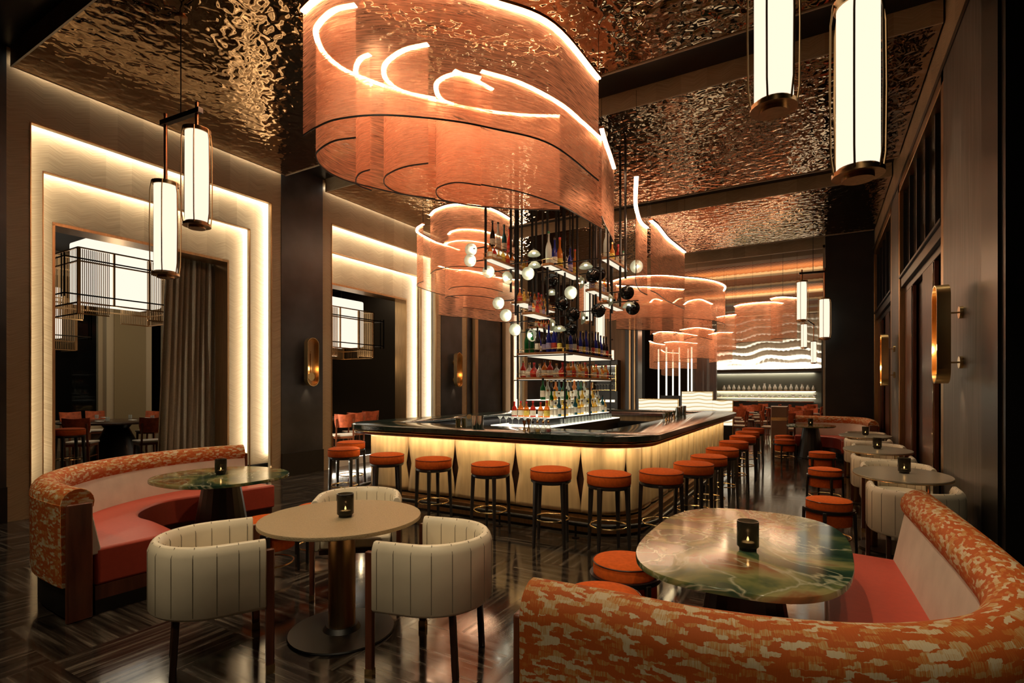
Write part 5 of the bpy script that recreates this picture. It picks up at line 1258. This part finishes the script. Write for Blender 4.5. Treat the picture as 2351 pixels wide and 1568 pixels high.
# ================================================================ RECEPTION BEHIND THE BAR
for i, px in enumerate((1512, 1530, 1545, 1560, 1580, 1588)):
    x, y = at(px, (21.5, 20.3, 21.8, 20.6, 21.4, 20.4)[i])
    t = thing('light_column', 'slender glowing vertical tube of the reception screen, %s from the left' % ORD[i], 'lamp', (x, y, 0), 0, 'glowing tubes of the reception screen')
    MB().tube([(0, 0, .06), (0, 0, 3.2)], .03, 10).obj('light_tube', 'glow', t); MB().tube([(0, 0, 0), (0, 0, .06)], .05, 10).obj('foot', 'brass', t)
M['onyxscreen'] = None
m, nt, b = newmat('veined_backlit_stone'); nt.nodes.remove(b); e = nd(nt, 'ShaderNodeEmission', Strength=1.05); M['onyxscreen'] = m
v = coords(nt, 'World', (1, 1, 1)); w_ = nd(nt, 'ShaderNodeTexWave', Scale=3.2, Distortion=5.0, Detail=1.0, bands_direction='Z'); w_.inputs['Detail Scale'].default_value = .6; L(nt, v, w_.inputs[0])
r = ramp(nt, w_.outputs[1], [(0, (.62, .42, .16)), (.18, (1, .86, .60)), (.6, (1, .92, .76))]); L(nt, r.outputs[0], e.inputs[0]); L(nt, e.outputs[0], nt.nodes['Material Output'].inputs[0])
def screen(name, label, px0, px1, py0, Y, z0):
    x0, x1 = xat(px0, Y), xat(px1, Y); z1 = zat((px0+px1)/2, py0, Y)
    t = thing(name, label, 'screen', ((x0+x1)/2, Y, 0)); w = (x1-x0)/2
    MB().box(-w, w, -.03, .03, z0, z1).obj('stone_panel', 'onyxscreen', t); MB().box(-w-.02, w+.02, .03, .09, 0, z1+.02).obj('frame', 'brass', t); MB().box(-w, w, -.03, .03, 0, z0).obj('plinth', 'black', t)
    return t
screen('stone_screen', 'low backlit veined stone screen left of the dark monitor behind the bar', 1467, 1555, 917, 14.5, .6)
screen('stone_screen', 'taller backlit veined stone screen behind the bar', 1566, 1635, 900, 15.2, .6)
screen('stone_screen', 'low backlit veined stone screen at the end of the bar', 1636, 1681, 920, 15.2, .6)
x0 = xat(1538, 15.0); t = thing('service_monitor', 'dark screen standing between the glowing stone screens', 'monitor', (x0, 15.0, 0))
MB().box(-.25, .3, -.02, .02, .95, zat(1538, 908, 15.0)).obj('panel', 'steel', t); MB().bar((0, 0, 0), (0, 0, .95), .05).obj('stand', 'black', t)
# wine cabinet with glasses against the wood wall
x0, x1 = xat(1370, 18.0), xat(1422, 18.0); cx_ = (x0+x1)/2; w = (x1-x0)/2
t = thing('glass_cabinet', 'tall black cabinet with lit glass racks against the wood wall', 'cabinet', (cx_, 17.95, 0))
MB().box(-w, w, -.15, .2, 0, 2.6).obj('body', 'black', t)
for z in (1.55, 1.95, 2.4): MB().box(-w+.02, w-.02, -.33, -.15, z-.02, z).obj('rack_shelf', 'brass', t)
for sx in (-1, 1): MB().box(sx*w-.015, sx*w+.015, -.34, -.15, 1.5, 2.42).obj('rack_post', 'brass', t)
MB().box(-w+.1, w-.1, -.17, -.15, 1.12, 1.2).obj('light_slot', 'glow', t)
gg = cp
n_ = 0
for z, wh in ((1.55, 'lower'), (1.95, 'upper')):
    for i in range(7):
        o = cp.copy(); COL.objects.link(o); o.location = (cx_-w+.1+(2*w-.2)*i/6, 17.7, z); o.scale = (1.5,)*3
        o.data = cp.data; o.name = 'wine_glass'
        tag(o, 'wine glass on the %s rack of the black cabinet, %s from the left' % (wh, ORD[i]), 'glass', 'wine glasses in the black cabinet')
strip((cx_-w, 17.6, 2.38), (cx_+w, 17.6, 2.38), (0, .3, -1), 6, w=.02)
for o in bpy.data.objects:
    if 'used' in o: del o['used']
